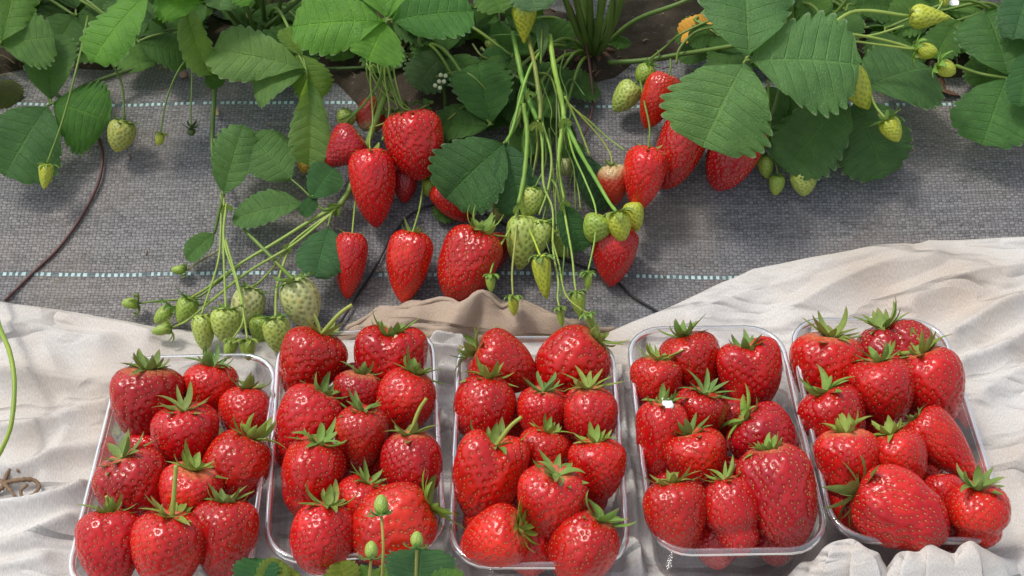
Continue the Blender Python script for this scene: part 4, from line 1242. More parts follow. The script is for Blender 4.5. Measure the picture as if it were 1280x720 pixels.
B_ = [  # the bundle: thick forked stalks and many thin ones
 ([(688, 44, .075), (694, 85, .07), (703, 128, .062), (704, 150, .06), (699, 185, .056), (697, 215, .052), (704, 250, .05)], .0030, .0018, (.22, .34, .06)),
 ([(704, 145, .062), (722, 185, .058), (745, 225, .056), (762, 252, .058), 'c13'], .0024, .0018, (.20, .33, .06)),
 ([(706, 120, .064), (722, 155, .05), (738, 195, .045)], .0014, .0010, STEM_L),
 ([(640, 40, .07), (648, 80, .068), (652, 100, .066), (662, 130, .062), (672, 150, .060)], .0028, .0024, (.15, .27, .04)),
 ([(660, 45, .07), (668, 85, .068), (674, 130, .064), (674, 150, .062)], .0026, .0022, (.15, .27, .04)),
 ([(655, 130, .064), (660, 165, .062), (655, 215, .060), (648, 255, .058)], .0028, .0022, (.17, .32, .04)),
 ([(648, 255, .058), (640, 280, .054), (624, 310, .05), (617, 330, .048), 'c7'], .0013, .0008, STEM_L),
 ([(648, 256, .056), (643, 300, .054), (641, 340, .05), 'c6'], .0013, .0009, STEM_L),
 ([(649, 256, .056), (657, 275, .056), (668, 300, .052), 'c5'], .0014, .0009, (.32, .42, .06)),
 ([(690, 50, .06), (668, 75, .07), (655, 105, .07), (640, 160, .066), (632, 178, .06)], .0018, .0014, (.18, .3, .05)),
 ([(672, 150, .060), (678, 180, .056), (680, 230, .052), (690, 262, .05), (692, 310, .048), (697, 350, .046), (696, 372, .044), 'c8'], .0014, .0009, STEM_L),
 ([(676, 152, .058), (688, 195, .055), (684, 235, .052), (674, 268, .05)], .0015, .0010, STEM_L),
 ([(670, 152, .056), (672, 185, .052), (666, 222, .05)], .0014, .0010, STEM_C),
 ([(678, 155, .055), (683, 200, .05), (672, 230, .048), 'c2'], .0012, .0009, STEM_C),
 ([(702, 250, .05), (710, 285, .052), (716, 320, .05), (718, 350, .046), 'c9'], .0013, .0009, STEM_L),
 ([(706, 150, .06), (715, 190, .056), (732, 225, .055), (744, 262, .062), (742, 300, .058), 'c10'], .0012, .0008, STEM_L),
 ([(690, 300, .05), (698, 330, .05), (708, 368, .055), (728, 388, .06), 'c16'], .0010, .0007, STEM_L),
 ([(697, 215, .05), (702, 250, .046), (706, 300, .04), (703, 340, .036), (700, 372, .036)], .0010, .0008, STEM_C),
 ([(668, 90, .06), (690, 100, .05), (700, 160, .045), (695, 240, .045), (697, 290, .05)], .0014, .0010, (.14, .25, .04)),
 ([(730, 120, .03), (712, 100, .03), (700, 140, .03), (704, 190, .03)], .0012, .0010, STEM_D),
 ([(712, 132, .05), (735, 150, .04), (758, 170, .036), (781, 188, .04)], .0010, .0008, STEM_L),
 ([(712, 130, .05), (745, 165, .036), (762, 190, .034), 'h12'], .0009, .0008, STEM_L),
 ([(660, 140, .05), (655, 180, .045), (662, 225, .04), (655, 250, .04)], .0014, .0010, STEM_C),
 ([(686, 160, .045), (690, 210, .04), (684, 270, .04), (678, 285, .038)], .0012, .0009, STEM_C),
 ([(640, 100, .04), (625, 80, .045), (602, 70, .05), (590, 55, .05)], .0014, .0012, STEM_D),
 ([(600, 60, .05), (640, 92, .04), (668, 108, .05)], .0020, .0018, STEM_D),
 ([(712, 196, .036), (722, 235, .034), (726, 262, .034)], .0010, .0008, STEM_C),
 ([(655, 52, .07), (648, 44, .06), (622, 44, .05), 't2'], .0009, .0008, STEM_C),
 ([(694, 92, .04), (700, 130, .036), (706, 160, .03), (708, 190, .02)], .0012, .0009, STEM_D),
]
rg = random.Random(21)
for i in range(10):
    x0 = rg.uniform(648, 712); x1 = x0 + rg.uniform(-26, 30); y0 = rg.uniform(60, 140); y1 = rg.uniform(200, 330); h0 = rg.uniform(.03, .055)
    n_ = 6
    B_.append(([(x0 + (x1 - x0) * (j / n_) + rg.uniform(-5, 5), y0 + (y1 - y0) * j / n_, h0 + .01 - .022 * j / n_ + rg.uniform(-.003, .003)) for j in range(n_ + 1)], rg.uniform(.0006, .0012), .0006, rg.choice((STEM_C, STEM_D, STEM_L, (.14, .25, .04), (.20, .17, .06)))))
for pts, r0, r1, c in B_:
    pts = [q if isinstance(q, str) else (q[0] + random.uniform(-1.2, 1.2), q[1], q[2] + random.uniform(-.0015, .0015)) for q in pts]
    pD.stalk(pts, r0 * .86, r1 * .86, tuple(v * random.uniform(.8, 1.2) for v in c), 'fruit_stalk', .12)
def bract(pl, px, py, h, ang, L, col):
    b = P(px, py, h)
    for da in (-.5, .6):
        d = (RIGHT * math.sin(ang + da) - UP * math.cos(ang + da) - FWD * .4).normalized()
        leaflet(pl.o, pl.p, b, 0, b + d * L, 0, L * .45, col, fold=.5, droop=.3, name='bract')
bract(pD, 704, 148, .064, .2, .011, (.2, .33, .06)); bract(pD, 672, 152, .062, -.2, .012, (.22, .33, .06)); bract(pD, 648, 256, .06, .1, .010, (.22, .34, .06)); bract(pD, 702, 252, .056, .5, .010, (.16, .28, .05))
bract(pB, 282, 256, .034, .3, .010, (.2, .33, .06)); bract(pB, 425, 257, .030, -.9, .012, (.16, .28, .05)); bract(pB, 363, 306, .030, -.6, .008, (.2, .3, .06)); bract(pC, 660, 345 - 230, .07, .4, .009, (.18, .3, .06))
pD.leaf((678, 30, .07), [(678, 72, .07, 678, 28, .08, 16, (.14, .26, .10), D(fold=.7))], pet=['free', (676, 80, .068)], r=.001)
# red-brown old runner hanging down from the crown

# --- right plants
pE.leaf((932, 76, .120), [(936, 70, .122, 930, -48, .135, 122, (.095, .235, .062), D(fold=.16, droop=.18)), (938, 76, .120, 1072, 82, .108, 128, (.12, .28, .078), D(fold=.08, droop=.22, roll=4)),
                          (929, 80, .120, 878, 184, .092, 140, (.13, .30, .080), D(fold=.12, droop=.25, roll=-4))])
pE.leaf((1062, 118, .055), [(1058, 124, .054, 981, 214, .030, 96, (.085, .20, .050), D(fold=.12, droop=.2)), (1070, 126, .05, 1104, 222, .022, 92, (.07, .175, .045), D(fold=.2)),
                            (1078, 112, .055, 1160, 86, .045, 116, (.08, .20, .048), D(fold=.12, roll=-12))])
pE.leaf((1005, -8, .06), [(1003, -4, .06, 1028, 22, .055, 44, G_MID), (1000, -8, .06, 960, 10, .05, 40, G_DARK)])
pE.leaf((985, 120, .03), [(990, 120, .03, 975, 180, .015, 60, G_DARK), (1000, 118, .03, 1030, 140, .02, 60, G_DARK), (985, 118, .03, 950, 140, .02, 50, G_DARK)])
pE.leaf((868, 25, .05), [(902, 40, .05, 860, 50, .04, 34, G_DARK), (900, 46, .05, 905, 80, .04, 40, G_DARK)])
for pts, r, c in (([pE.p, (1020, 38, .10), (1070, 14, .112), 'r1'], .0019, STEM_L), ([(985, 50, .09), (1045, 42, .10), (1085, 46, .10), (1120, 54, .096), 'r2'], .0014, STEM_L),
                  ([(1000, 52, .09), (1050, 50, .095), (1100, 56, .095), 'r2'], .0012, STEM_L), ([(1040, 50, .095), (1090, 44, .10), (1130, 32, .11)], .0011, STEM_L),
                  ([(1060, 70, .09), (1080, 90, .08), (1092, 128, .074), 'r5'], .0013, STEM_L), ([pE.p, (1000, 44, .06), (1040, 20, .08), (1062, -5, .1)], .0020, STEM_C),
                  ([pE.p, (988, 30, .06), (988, -10, .1)], .0016, STEM_C), ([pE.p, (1010, 60, .05), (1062, 120, .05)], .0018, STEM_C),
                  ([(960, 100, .05), (962, 150, .04), (958, 180, .03), 'r6'], .0012, STEM_C), ([(962, 150, .04), (968, 195, .03), 'r7'], .0009, STEM_C), ([(1000, 190, .02), (1003, 200, .02), 'r8'], .0010, STEM_C),
                  ([(975, 110, .05), (966, 140, .045), (950, 165, .035)], .0022, STEM_D), ([(800, 84, .03), (830, 60, .03), (852, 42, .045), (900, 20, .06)], .0013, STEM_C),
                  ([(845, 80, .03), (850, 60, .04), (870, 40, .05), (900, 32, .06)], .0014, STEM_C), ([(760, 78, .012), (800, 76, .016), (850, 68, .03), (925, 56, .06)], .0026, (.10, .18, .03)),
                  ([(800, 100, .034), (806, 130, .05), (812, 160, .052), 'h11'], .0010, STEM_C), ([(838, 74, .03), (838, 86, .04), 'h13'], .0010, STEM_C), ([(1060, 60, .06), (1058, 75, .07), 'r4'], .001, STEM_C),
                  ([(818, 70, .02), (815, 76, .024), 't4'], .0009, STEM_C), ([(800, 88, .02), (798, 98, .024), 't3'], .0009, STEM_C)):
    pE.stalk(pts, r, r * .85, c, 'fruit_stalk')
o = pE.leaf((890, 44, .04), [(888, 40, .042, 846, 40, .03, 38, G_DARK)], r=.001)
wl = leaflet(o, pE.p, (893, 26, ), .05, (850, 46), .03, 34, (.5, .25, .02), fold=.3, droop=.5, name='withered_leaflet', label='withered orange-yellow leaflet')
wl.data.materials[0] = M_WITHER
# open flower at the top edge
fl = new_obj('flower', None, pE.o)
fp = P(1186, -2, .115)
fl.location = fp - pE.p
for k in range(5):
    a = 2 * PI * k / 5 + .3
    mb = MB()
    n = 6
    d, s_ = Vector((math.cos(a), .6 * math.sin(a), .5 * math.sin(a))), Vector((-math.sin(a), .6 * math.cos(a), .5 * math.cos(a)))
    for i in range(n + 1):
        t = i / n
        hw = .0045 * math.sin(PI * (t * .8 + .12))
        for j in (-1, 0, 1):
            mb.v.append(tuple(d * (.003 + .009 * t) + s_ * (j * hw) + Vector((0, -.001 * t, .002 * t * t + .0008 * abs(j)))))
    for i in range(n):
        for j in range(2):
            q = i * 3 + j
            mb.f.append((q, q + 1, q + 4, q + 3)); mb.m.append(0)
    new_obj('petal', mb.mesh('petal', M_WHITE), fl)
place_berry((1181, -4), (1180, 8), 12, 'globe', 'small bud with pale sepals just beside the white flower at the top edge', GG, LIME, h=.115, tilt=10, col=YEL, cal='bud', csz=.9, ccol=(.2, .33, .07), name='strawberry_bud', cat='bud', key='r10')
pE.stalk([(1150, 25, .11), (1172, 12, .115), 'r10'], .001, .0008, STEM_L, 'fruit_stalk')

pF.leaf((1262, 98, .05), [(1261, 94, .052, 1233, 14, .07, 90, (.075, .20, .045), D(fold=.2, droop=.2)), (1257, 99, .05, 1228, 182, .035, 96, (.080, .22, .048), D(fold=.2, droop=.25)), (1266, 98, .05, 1330, 110, .04, 80, G_MID)],
        pet=['free', (1195, 82, .03), (1225, 92, .045)], r=.0016)
pF.leaf((1290, 60, .08), [(1285, 66, .08, 1274, 134, .07, 40, G_PALE and (.06, .18, .05)), (1288, -30, .09, 1266, 52, .075, 50, (.06, .17, .055), D(fold=.2)), (1295, 60, .08, 1350, 30, .08, 80, G_MID)])
pF.leaf((1200, 40, .03), [(1200, 40, .03, 1170, 66, .02, 44, G_DARK), (1204, 38, .03, 1235, 60, .02, 44, G_DARK), (1200, 34, .03, 1190, 5, .04, 40, G_DARK)])
pF.stalk([(1250, 10, .05), (1235, 8, .045), 'r9'], .001, .0009, STEM_D, 'fruit_stalk')

# --- dim leaves fill the bed, then an unseen canopy is added for shade
rg = random.Random(5)
plants = [pA, pB, pC, pD, pE, pF]
for i in range(44):
    px = -40 + i * 31 + rg.uniform(-20, 20)
    if 690 < px < 890: continue
    q = min(plants, key=lambda p: abs(p.p.x - P(px, 0, 0).x))
    q.auto_leaf((px, rg.uniform(-20, 52), rg.uniform(.018, .05)), rg.uniform(.036, .054), rg.uniform(0, 360), G_DARK if i % 3 else G_MID, i)
for i in range(44):  # canopy leaves out of view, added to block sky and shade the bed
    px = -60 + i * 33 + rg.uniform(-20, 20)
    q = min(plants, key=lambda p: abs(p.p.x - P(px, 0, 0).x))
    q.auto_leaf((px, rg.uniform(-175, -100), rg.uniform(.07, .16)), rg.uniform(.045, .06), rg.uniform(0, 360), G_MID if i % 2 else G_BRIGHT, 100 + i)

# --- foreground plant
pG.leaf((522, 748, .075), [(522, 744, .075, 527, 686, .085, 92, (.055, .165, .055), D(fold=.25, droop=.25)), (516, 748, .075, 470, 735, .08, 60, G_MID), (528, 748, .075, 585, 730, .08, 60, G_MID)])
pG.leaf((318, 755, .07), [(318, 750, .07, 322, 698, .08, 56, (.045, .17, .05), D(fold=.3)), (324, 750, .07, 352, 700, .078, 40, (.20, .29, .04), D(fold=.3)), (330, 752, .07, 372, 716, .07, 40, (.20, .29, .04)), (312, 752, .07, 285, 740, .07, 50, G_MID)])
pG.leaf((440, 752, .06), [(438, 748, .06, 424, 702, .075, 40, (.22, .30, .035), D(fold=.4)), (446, 748, .06, 462, 708, .07, 34, G_MID), (432, 750, .06, 402, 722, .06, 40, G_LIME)])
pG.leaf((487, 750, .06), [(486, 748, .06, 484, 704, .08, 30, G_LIME, D(fold=.4)), (490, 748, .06, 500, 712, .08, 30, G_MID)])
FB = 'upright buds in front of the second tray'
for k, a, b, w, lab in (('f1', (464, 698), (464, 676), 22, 'upright closed bud on a short stalk, left one in front of the second tray'), ('f2', (477, 643), (476, 618), 25, 'upright closed bud on the tallest stalk in front of the second tray'),
                        ('f3', (521, 684), (521, 664), 21, 'upright closed bud just behind the broad leaf at the bottom edge')):
    place_berry(a, b, w * .74, 'globe', lab, FB, LIME, h=.135, tilt=0, col=(.3, .42, .08), cal='clasp', csz=1.25, ccol=(.19, .36, .085), name='strawberry_bud', cat='bud', key=k)
pG.stalk([(462, 752, .08), (462, 722, .115), 'f1'], .0010, .0009, (.34, .34, .08), 'fruit_stalk')
pG.stalk([(476, 756, .06), (478, 715, .10), (479, 680, .12), 'f2'], .0010, .0009, (.34, .34, .08), 'fruit_stalk')
pG.stalk([(519, 752, .08), (520, 718, .11), 'f3'], .0009, .0009, (.34, .34, .08), 'fruit_stalk')

# loose green runner arching in at the left edge
def tube_thing(name, mat, pts, r0, r1, label, cat, col=None, n=10, wob=.05):
    w = [p if isinstance(p, Vector) else P(*p) for p in pts]
    mb = MB(); mb.tube(w, r0, r1, 8, n, wob=wob)
    c = w[0]
    o = new_obj(name, mb.mesh(name, mat, c)); o.location = c
    if col: o.color = (*col, 1)
    return tag(o, label, cat)

tube_thing('runner', M_STEM, [(-14, 330, .03), (-3, 400, .05), (12, 440, .055), (18, 480, .05), (14, 530, .04), (2, 562, .03), (-12, 585, .02)], .0021, .0017, 'green runner arching in over the pale cloth at the left edge', 'runner', (.24, .36, .05))
tube_thing('dry_runner', M_RUNNER, [(120, 165, .012), (128, 190, .006), (124, 225, .005), (105, 265, .004), (75, 308, .004), (40, 342, .004), (6, 376, .005)], .0016, .0013, 'thin red-brown dry runner curving over the mat at the left', 'dry runner')
tube_thing('dry_runner', M_RUNNER, [(712, 6, .07), (722, 30, .05), (733, 60, .03), (738, 90, .02), (741, 128, .010), (736, 155, .006), (728, 172, .004)], .0015, .0012, 'thin brown dry runner hanging in front of the thick bare stems', 'dry runner')
tube_thing('drip_hose', M_HOSE, [(420, 412, .004), (445, 372, .004), (468, 336, .004), (490, 296, .004), (520, 264, .004), (570, 255, .004), (640, 285, .004), (700, 322, .004), (762, 346, .004), (790, 370, .004), (824, 391, .004), (850, 415, .003)], 0.0012, 0.0012,
           'thin black hose running over the mat behind the hanging strawberries', 'hose', wob=0)

# ------------------------------------------------------------------ weed mat, soil
def grid(name, xs, ys, fz, mat, uvf):
    X, Y = np.meshgrid(xs, ys)
    Z = fz(X, Y)
    V = np.stack([X, Y, Z], -1).reshape(-1, 3)
    nx, ny = len(xs), len(ys)
    i = np.arange(ny - 1)[:, None] * nx + np.arange(nx - 1)[None]
    fs = np.stack([i, i + 1, i + nx + 1, i + nx], -1).reshape(-1, 4)
    me = mesh_from(name, V, fs.tolist(), mat)
    l = me.uv_layers.new(name='UVMap')
    li = np.zeros(len(me.loops), dtype=np.int32); me.loops.foreach_get('vertex_index', li)
    U = uvf(X, Y, Z).reshape(-1, 2)
    l.data.foreach_set('uv', U[li].astype(np.float32).reshape(-1))
    return me


def gza(X, Y):
    s = np.clip((Y - .745) / .265, 0, 1)
    return .085 * s * s * (3 - 2 * s)


YS = np.concatenate([np.arange(.1, 1.5, .006), np.arange(1.5, 2.6, .05)])
yy = np.linspace(0, 3, 6001); arc_ = np.concatenate([[0], np.cumsum(np.hypot(np.diff(yy), np.diff(gza(0, yy))))])
vof = lambda y: float(np.interp(y, yy, arc_))
V1, V2 = vof(P(500, 127, 0).y), vof(P(500, 342, 0).y)
M_MAT = m_weedmat(V1, V2)
wr = np.random.RandomState(3)
ks = wr.randn(14, 2) * 14; kp = wr.rand(14) * 6.28
def mat_z(X, Y):
    z = gza(X, Y)
    for k in range(14):
        z = z + .0006 * np.sin(X * ks[k, 0] + Y * ks[k, 1] * 1.5 + kp[k])
    return z
me = grid('weed_mat', np.arange(-1.6, 1.601, .008), YS, mat_z, M_MAT, lambda X, Y, Z: np.stack([X + .004 * np.sin(Y * 3), np.interp(Y, yy, arc_) + .004 * np.sin(X * 4 + 1) * 0 + .0015 * np.sin(X * 9)], -1))
tag(new_obj('weed_mat', me), 'grey woven weed mat with two lines of white dashes covering the bed', 'weed mat')
# planting holes: a little heap of soil round each crown
for p in plants:
    mb = MB()
    rg2 = random.Random(int(p.p.x * 1000))
    n, R_ = 40, 12
    for i in range(R_ + 1):
        for k in range(n):
            a = 2 * PI * k / n
            rr = .085 * (1.0 if p is pD else 1.75) * (i / R_) * (1 + .22 * math.sin(3 * a + p.p.x * 9) + .12 * math.sin(7 * a))
            x, y = p.p.x + 1.35 * rr * math.cos(a), p.p.y + (.03 if p is pD else .004) + .62 * rr * math.sin(a)
            z = gz(x, y) + .002 + .012 * (1 - (i / R_) ** 2) + rg2.uniform(-.0015, .0015) * (i < R_)
            if i == R_: z = gz(x, y) - .004
            mb.v.append((x, y, z))
    for i in range(R_):
        for k in range(n):
            a, b = i * n + k, i * n + (k + 1) % n
            mb.f.append((a, a + n, b + n, b)); mb.m.append(0)
    tag(new_obj('soil_mound', mb.mesh('soil_mound', M_SOIL)), None, None, None, 'structure')
XS = np.concatenate([np.linspace(-60, -2, 20), np.linspace(-1.8, 1.8, 30), np.linspace(2, 60, 20)])
YG = np.concatenate([np.linspace(-40, -.5, 14), np.linspace(-.3, 3, 60), np.linspace(3.5, 90, 20)])
tag(new_obj('ground', grid('ground', XS, YG, lambda X, Y: gza(X, Y) - .012, M_SOIL, lambda X, Y, Z: np.stack([X, Y], -1))), kind='structure')

# ------------------------------------------------------------------ cloth
edge_px = [(-260, 372), (-120, 374), (0, 378), (60, 386), (110, 392), (180, 405), (250, 412), (330, 420), (430, 424), (560, 418), (700, 420), (760, 414), (800, 400), (850, 377), (900, 353), (940, 334), (985, 327), (1040, 318), (1092, 308), (1138, 308), (1160, 298), (1200, 296), (1280, 292), (1400, 286), (1560, 276)]
E_ = [P(x, y, .004) for x, y in edge_px]
ex, ey = np.array([e.x for e in E_]), np.array([e.y for e in E_])
RID = [  # pixel polyline of each fold's crest, height, width
 ([(985, 398), (1045, 366), (1100, 343), (1160, 334)], .009, .022), ([(1010, 345), (1080, 330), (1135, 312)], .007, .016), ([(870, 402), (935, 374), (1000, 358)], .006, .026),
 ([(1140, 384), (1210, 360), (1300, 346)], .011, .024), ([(1188, 428), (1240, 402), (1300, 378)], .016, .016), ([(1198, 462), (1250, 446), (1300, 424)], .015, .012), ([(1224, 500), (1262, 478), (1310, 470)], .010, .016),
 ([(1262, 590), (1300, 548)], .012, .02), ([(1290, 660), (1330, 600)], .012, .02), ([(800, 412), (860, 392), (905, 370)], .006, .02),
 ([(0, 392), (70, 398), (150, 412), (190, 425)], .010, .014), ([(-60, 440), (40, 424), (130, 436)], .012, .020), ([(-60, 480), (40, 478), (120, 488), (145, 490)], .013, .013), ([(-60, 545), (40, 540), (100, 520), (138, 515)], .012, .015),
 ([(-60, 600), (20, 596), (80, 572), (125, 566)], .013, .013), ([(-60, 640), (30, 642), (80, 632), (110, 618)], .015, .011), ([(-60, 690), (30, 686), (90, 660)], .014, .012), ([(-40, 720), (60, 712)], .010, .014), ([(60, 440), (90, 520), (60, 600)], .006, .02),
 ([(330, 470), (338, 560), (330, 690)], .008, .008), ([(545, 432), (580, 436)], .018, .007), ([(540, 452), (575, 452)], .016, .006), ([(545, 475), (572, 478)], .012, .007), ([(552, 520), (566, 560)], .010, .007), ([(556, 660), (568, 712)], .012, .008),
 ([(775, 470), (782, 560)], .010, .006), ([(786, 580), (800, 660)], .012, .008), ([(790, 690), (830, 735)], .016, .012), ([(990, 470), (1010, 540)], .010, .006),
]
CT = [((x, y), math.radians(a)) for (x, y), a, _ in TRAYS]
xs = np.arange(-.66, .661, .0026); ts = np.concatenate([np.linspace(0, .9, 190), np.linspace(.9, 1, 50)[1:]])
X = xs[None, :] * np.ones((len(ts), 1))
Ye = np.interp(xs, ex, ey)[None, :]
Y0 = .26
Y = Y0 + (Ye - Y0) * ts[:, None]
Z = np.zeros_like(X)
def seg_field(pl):
    best = np.full(X.shape, 9.0)
    for a, b in zip(pl[:-1], pl[1:]):
        dx, dy = b[0] - a[0], b[1] - a[1]
        t = np.clip(((X - a[0]) * dx + (Y - a[1]) * dy) / (dx * dx + dy * dy), 0, 1)
        # taper towards the ends of the crest
        best = np.minimum(best, np.hypot(X - a[0] - t * dx, Y - a[1] - t * dy))
    return best
for pl, hgt, wd in RID:
    w_ = catmull([P(x, y, hgt * .6) for x, y in pl], 4)
    d = seg_field([(p.x, p.y) for p in w_])
    hgt *= 1.45
    skew = .50 / (1 + (d / wd) ** 2) ** 1.5 + .50 * np.exp(-d / (wd * .55))
    Z = np.maximum(Z, hgt * skew) * .75 + (Z + hgt * skew) * .25
r5 = np.random.RandomState(8)
for k in range(26):
    kx, ky = r5.randn(2) * np.array([30, 42]); Z = Z + .00085 * np.sin(X * kx + Y * ky + r5.rand() * 6.28) * (1 + .6 * np.sin(X * 11 + k))
inside = np.zeros_like(X)
for (cx, cy), a in CT:
    lx = (X - cx) * math.cos(a) + (Y - cy) * math.sin(a); ly = -(X - cx) * math.sin(a) + (Y - cy) * math.cos(a)
    d = np.maximum(np.abs(lx) - .056, np.abs(ly) - .101)
    inside = np.maximum(inside, 1 - np.clip(d / .009, 0, 1))
Z = Z * (1 - inside)
# bunched folds in front of the two right trays
def bump_fold(px, hgt, w, sharp=1.4):
    global Z
    q = catmull([P(x, y, hgt) for x, y in px], 4)
    d = seg_field([(p.x, p.y) for p in q])
    Z = np.maximum(Z, hgt / (1 + (d / w) ** 2) ** sharp)
bump_fold([(1270, 715), (1300, 690), (1345, 660)], .028, .018)
bump_fold([(940, 724), (985, 718)], .03, .014)
clear = np.zeros_like(X)
for (cx, cy), a in CT:
    lx = (X - cx) * math.cos(a) + (Y - cy) * math.sin(a); ly = -(X - cx) * math.sin(a) + (Y - cy) * math.cos(a)
    d = np.maximum(np.abs(lx) - .061, np.abs(ly) - .106)
    clear = np.maximum(clear, 1 - np.clip(d / .004, 0, 1))
Z = Z * (1 - clear) + .0005
hem = np.clip((1 - ts[:, None]) / .012, 0, 1)
Zc = gza(X, Y) + .0035 + Z * (.35 + .65 * np.clip((1 - ts[:, None]) / .05, 0, 1)) + .0035 * np.sqrt(hem) - .006 * (1 - hem) ** 2
V = np.stack([X, Y, Zc], -1).reshape(-1, 3)
nx, ny = len(xs), len(ts)
i = np.arange(ny - 1)[:, None] * nx + np.arange(nx - 1)[None]
me = mesh_from('cloth', V, np.stack([i, i + 1, i + nx + 1, i + nx], -1).reshape(-1, 4).tolist(), M_CLOTH)
l = me.uv_layers.new(name='UVMap'); li = np.zeros(len(me.loops), dtype=np.int32); me.loops.foreach_get('vertex_index', li)
l.data.foreach_set('uv', V[:, :2][li].astype(np.float32).reshape(-1))
cloth = tag(new_obj('cloth', me), 'creased off-white linen cloth spread under the five trays', 'cloth')

# tan folded-back edge standing up behind the second and middle trays
cols = [  # front foot, front bulge, crest, behind : px,py,height
 ((418, 428, .004), (424, 421, .006), (432, 412, .008), (436, 404, .003)),
 ((440, 428, .004), (452, 414, .014), (462, 396, .016), (468, 390, .003)),
 ((470, 430, .004), (478, 412, .020), (490, 385, .024), (498, 381, .003)),
 ((500, 434, .004), (508, 414, .022), (520, 378, .028), (528, 376, .003)),
 ((530, 436, .004), (536, 416, .020), (548, 378, .028), (556, 376, .003)),
 ((556, 438, .004), (560, 408, .030), (575, 379, .032), (580, 376, .003)),
 ((576, 438, .004), (582, 400, .030), (592, 368, .037), (598, 368, .003)),
 ((592, 436, .004), (600, 392, .024), (604, 364, .040), (610, 368, .003)),
 ((606, 436, .004), (612, 400, .022), (616, 370, .036), (622, 374, .003)),
 ((622, 436, .004), (628, 408, .020), (628, 380, .030), (634, 382, .003)),
 ((642, 436, .004), (646, 406, .026), (648, 382, .030), (652, 380, .003)),
 ((666, 436, .004), (668, 408, .022), (672, 386, .028), (676, 384, .003)),
 ((690, 434, .004), (692, 412, .020), (694, 394, .024), (698, 390, .003)),
 ((714, 430, .004), (716, 416, .014), (718, 404, .017), (722, 399, .003)),
 ((738, 426, .004), (742, 417, .008), (744, 411, .010), (748, 406, .003)),
 ((764, 422, .004), (766, 417, .004), (768, 413, .005), (770, 410, .003)),
]
rows = []
for c in cols:
    p = [P(*q) for q in c]
    bk = p[3].copy(); bk.y = max(bk.y, p[2].y + .012); bk.z = gz(bk.x, bk.y) - .002
    f0 = p[0].copy(); f0.z = gz(f0.x, f0.y) + .002
    rows.append(catmull([f0, p[1], p[2], bk], 7))
m_ = len(rows[0])
fine = [catmull([r[k] for r in rows], 6) for k in range(m_)]
V = []
rr = random.Random(4)
W_ = len(fine[0])
for k in range(m_):
    for j in range(W_):
        p = fine[k][j]
        t = k / (m_ - 1)
        dz = .0030 * (abs(math.sin(p.x * 48 + t * 5.2 + .6)) ** .7 - .6) * math.sin(PI * t) ** .6 + .0022 * (abs(math.sin(p.x * 77 - t * 7 + 2)) - .5) * math.sin(PI * t) + .0010 * math.sin(p.x * 210 + k * .5) * math.sin(PI * t) + .0012 * math.sin(p.x * 95 + k * .9 + 1) * math.sin(PI * t)
        V.append((p.x, p.y + dz, p.z + dz))
fs = [(k * W_ + j, k * W_ + j + 1, (k + 1) * W_ + j + 1, (k + 1) * W_ + j) for k in range(m_ - 1) for j in range(W_ - 1)]
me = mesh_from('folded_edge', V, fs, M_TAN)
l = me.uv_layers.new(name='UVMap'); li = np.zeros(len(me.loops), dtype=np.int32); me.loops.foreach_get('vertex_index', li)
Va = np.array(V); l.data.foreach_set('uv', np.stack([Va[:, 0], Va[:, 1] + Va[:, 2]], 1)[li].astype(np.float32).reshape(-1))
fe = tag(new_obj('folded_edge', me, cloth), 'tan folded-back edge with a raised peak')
kc = 14
crest = [Vector(V[kc * W_ + j]) + Vector((0, -.0015, .0002)) for j in range(0, W_, 3)]
mb = MB(); mb.tube(crest, .0021, .0021, 8, 3, wob=.10)
hm = mb.mesh('hem', M_TAN); l = hm.uv_layers.new(name='UVMap'); li = np.zeros(len(hm.loops), dtype=np.int32); hm.loops.foreach_get('vertex_index', li)
Vh = np.array(mb.v); l.data.foreach_set('uv', np.stack([Vh[:, 0], Vh[:, 1] + Vh[:, 2]], 1)[li].astype(np.float32).reshape(-1))
new_obj('hem', hm, fe)
me2 = [(430, 400), (470, 384), (515, 374), (545, 376), (562, 382)]

def flap(cols, seed, mat, label):
    rows = []
    rg_ = random.Random(seed)
    for n_, c in enumerate(cols):
        cr = P(c[0], c[1], c[2])
        cr.y += rg_.uniform(-.0025, .0015)
        f0 = Vector((cr.x + c[3], cr.y - .075, .004)); f1 = Vector((cr.x + c[3] * 1.2, cr.y - .034 - rg_.uniform(0, .010), c[2] * .55)); f2 = Vector((cr.x + c[3] * .6, cr.y - .010 - rg_.uniform(0, .003), c[2] * .93))
        bk = Vector((cr.x, cr.y + .004, c[2] - .004)); b2 = Vector((cr.x, cr.y + .001, c[2] * .45)); b3 = Vector((cr.x, cr.y - .006, .003))
        rows.append(catmull([f0, f1, f2, cr, bk, b2, b3], 6))
    m_ = len(rows[0])
    fine = [catmull([r[k] for r in rows], 7) for k in range(m_)]
    W_ = len(fine[0]); V = []
    for k in range(m_):
        for j in range(W_):
            p = fine[k][j]
            f_ = abs(k - m_ * .5) / (m_ * .5)
            s_ = (.0006 + .0016 * f_) * math.sin(p.x * 170 + k * .22 + seed) + .0026 * f_ * (abs(math.sin(p.x * 75 + k * .10 + seed)) ** .6 - .6)
            V.append((p.x, p.y + s_, p.z + s_ * .3))
    fs = [(k * W_ + j, k * W_ + j + 1, (k + 1) * W_ + j + 1, (k + 1) * W_ + j) for k in range(m_ - 1) for j in range(W_ - 1)]
    me = mesh_from('bunched_fold', V, fs, mat)
    l = me.uv_layers.new(name='UVMap'); li = np.zeros(len(me.loops), dtype=np.int32); me.loops.foreach_get('vertex_index', li)
    Va = np.array(V); l.data.foreach_set('uv', np.stack([Va[:, 0], Va[:, 1] + Va[:, 2]], 1)[li].astype(np.float32).reshape(-1))
    new_obj('bunched_fold', me, cloth)


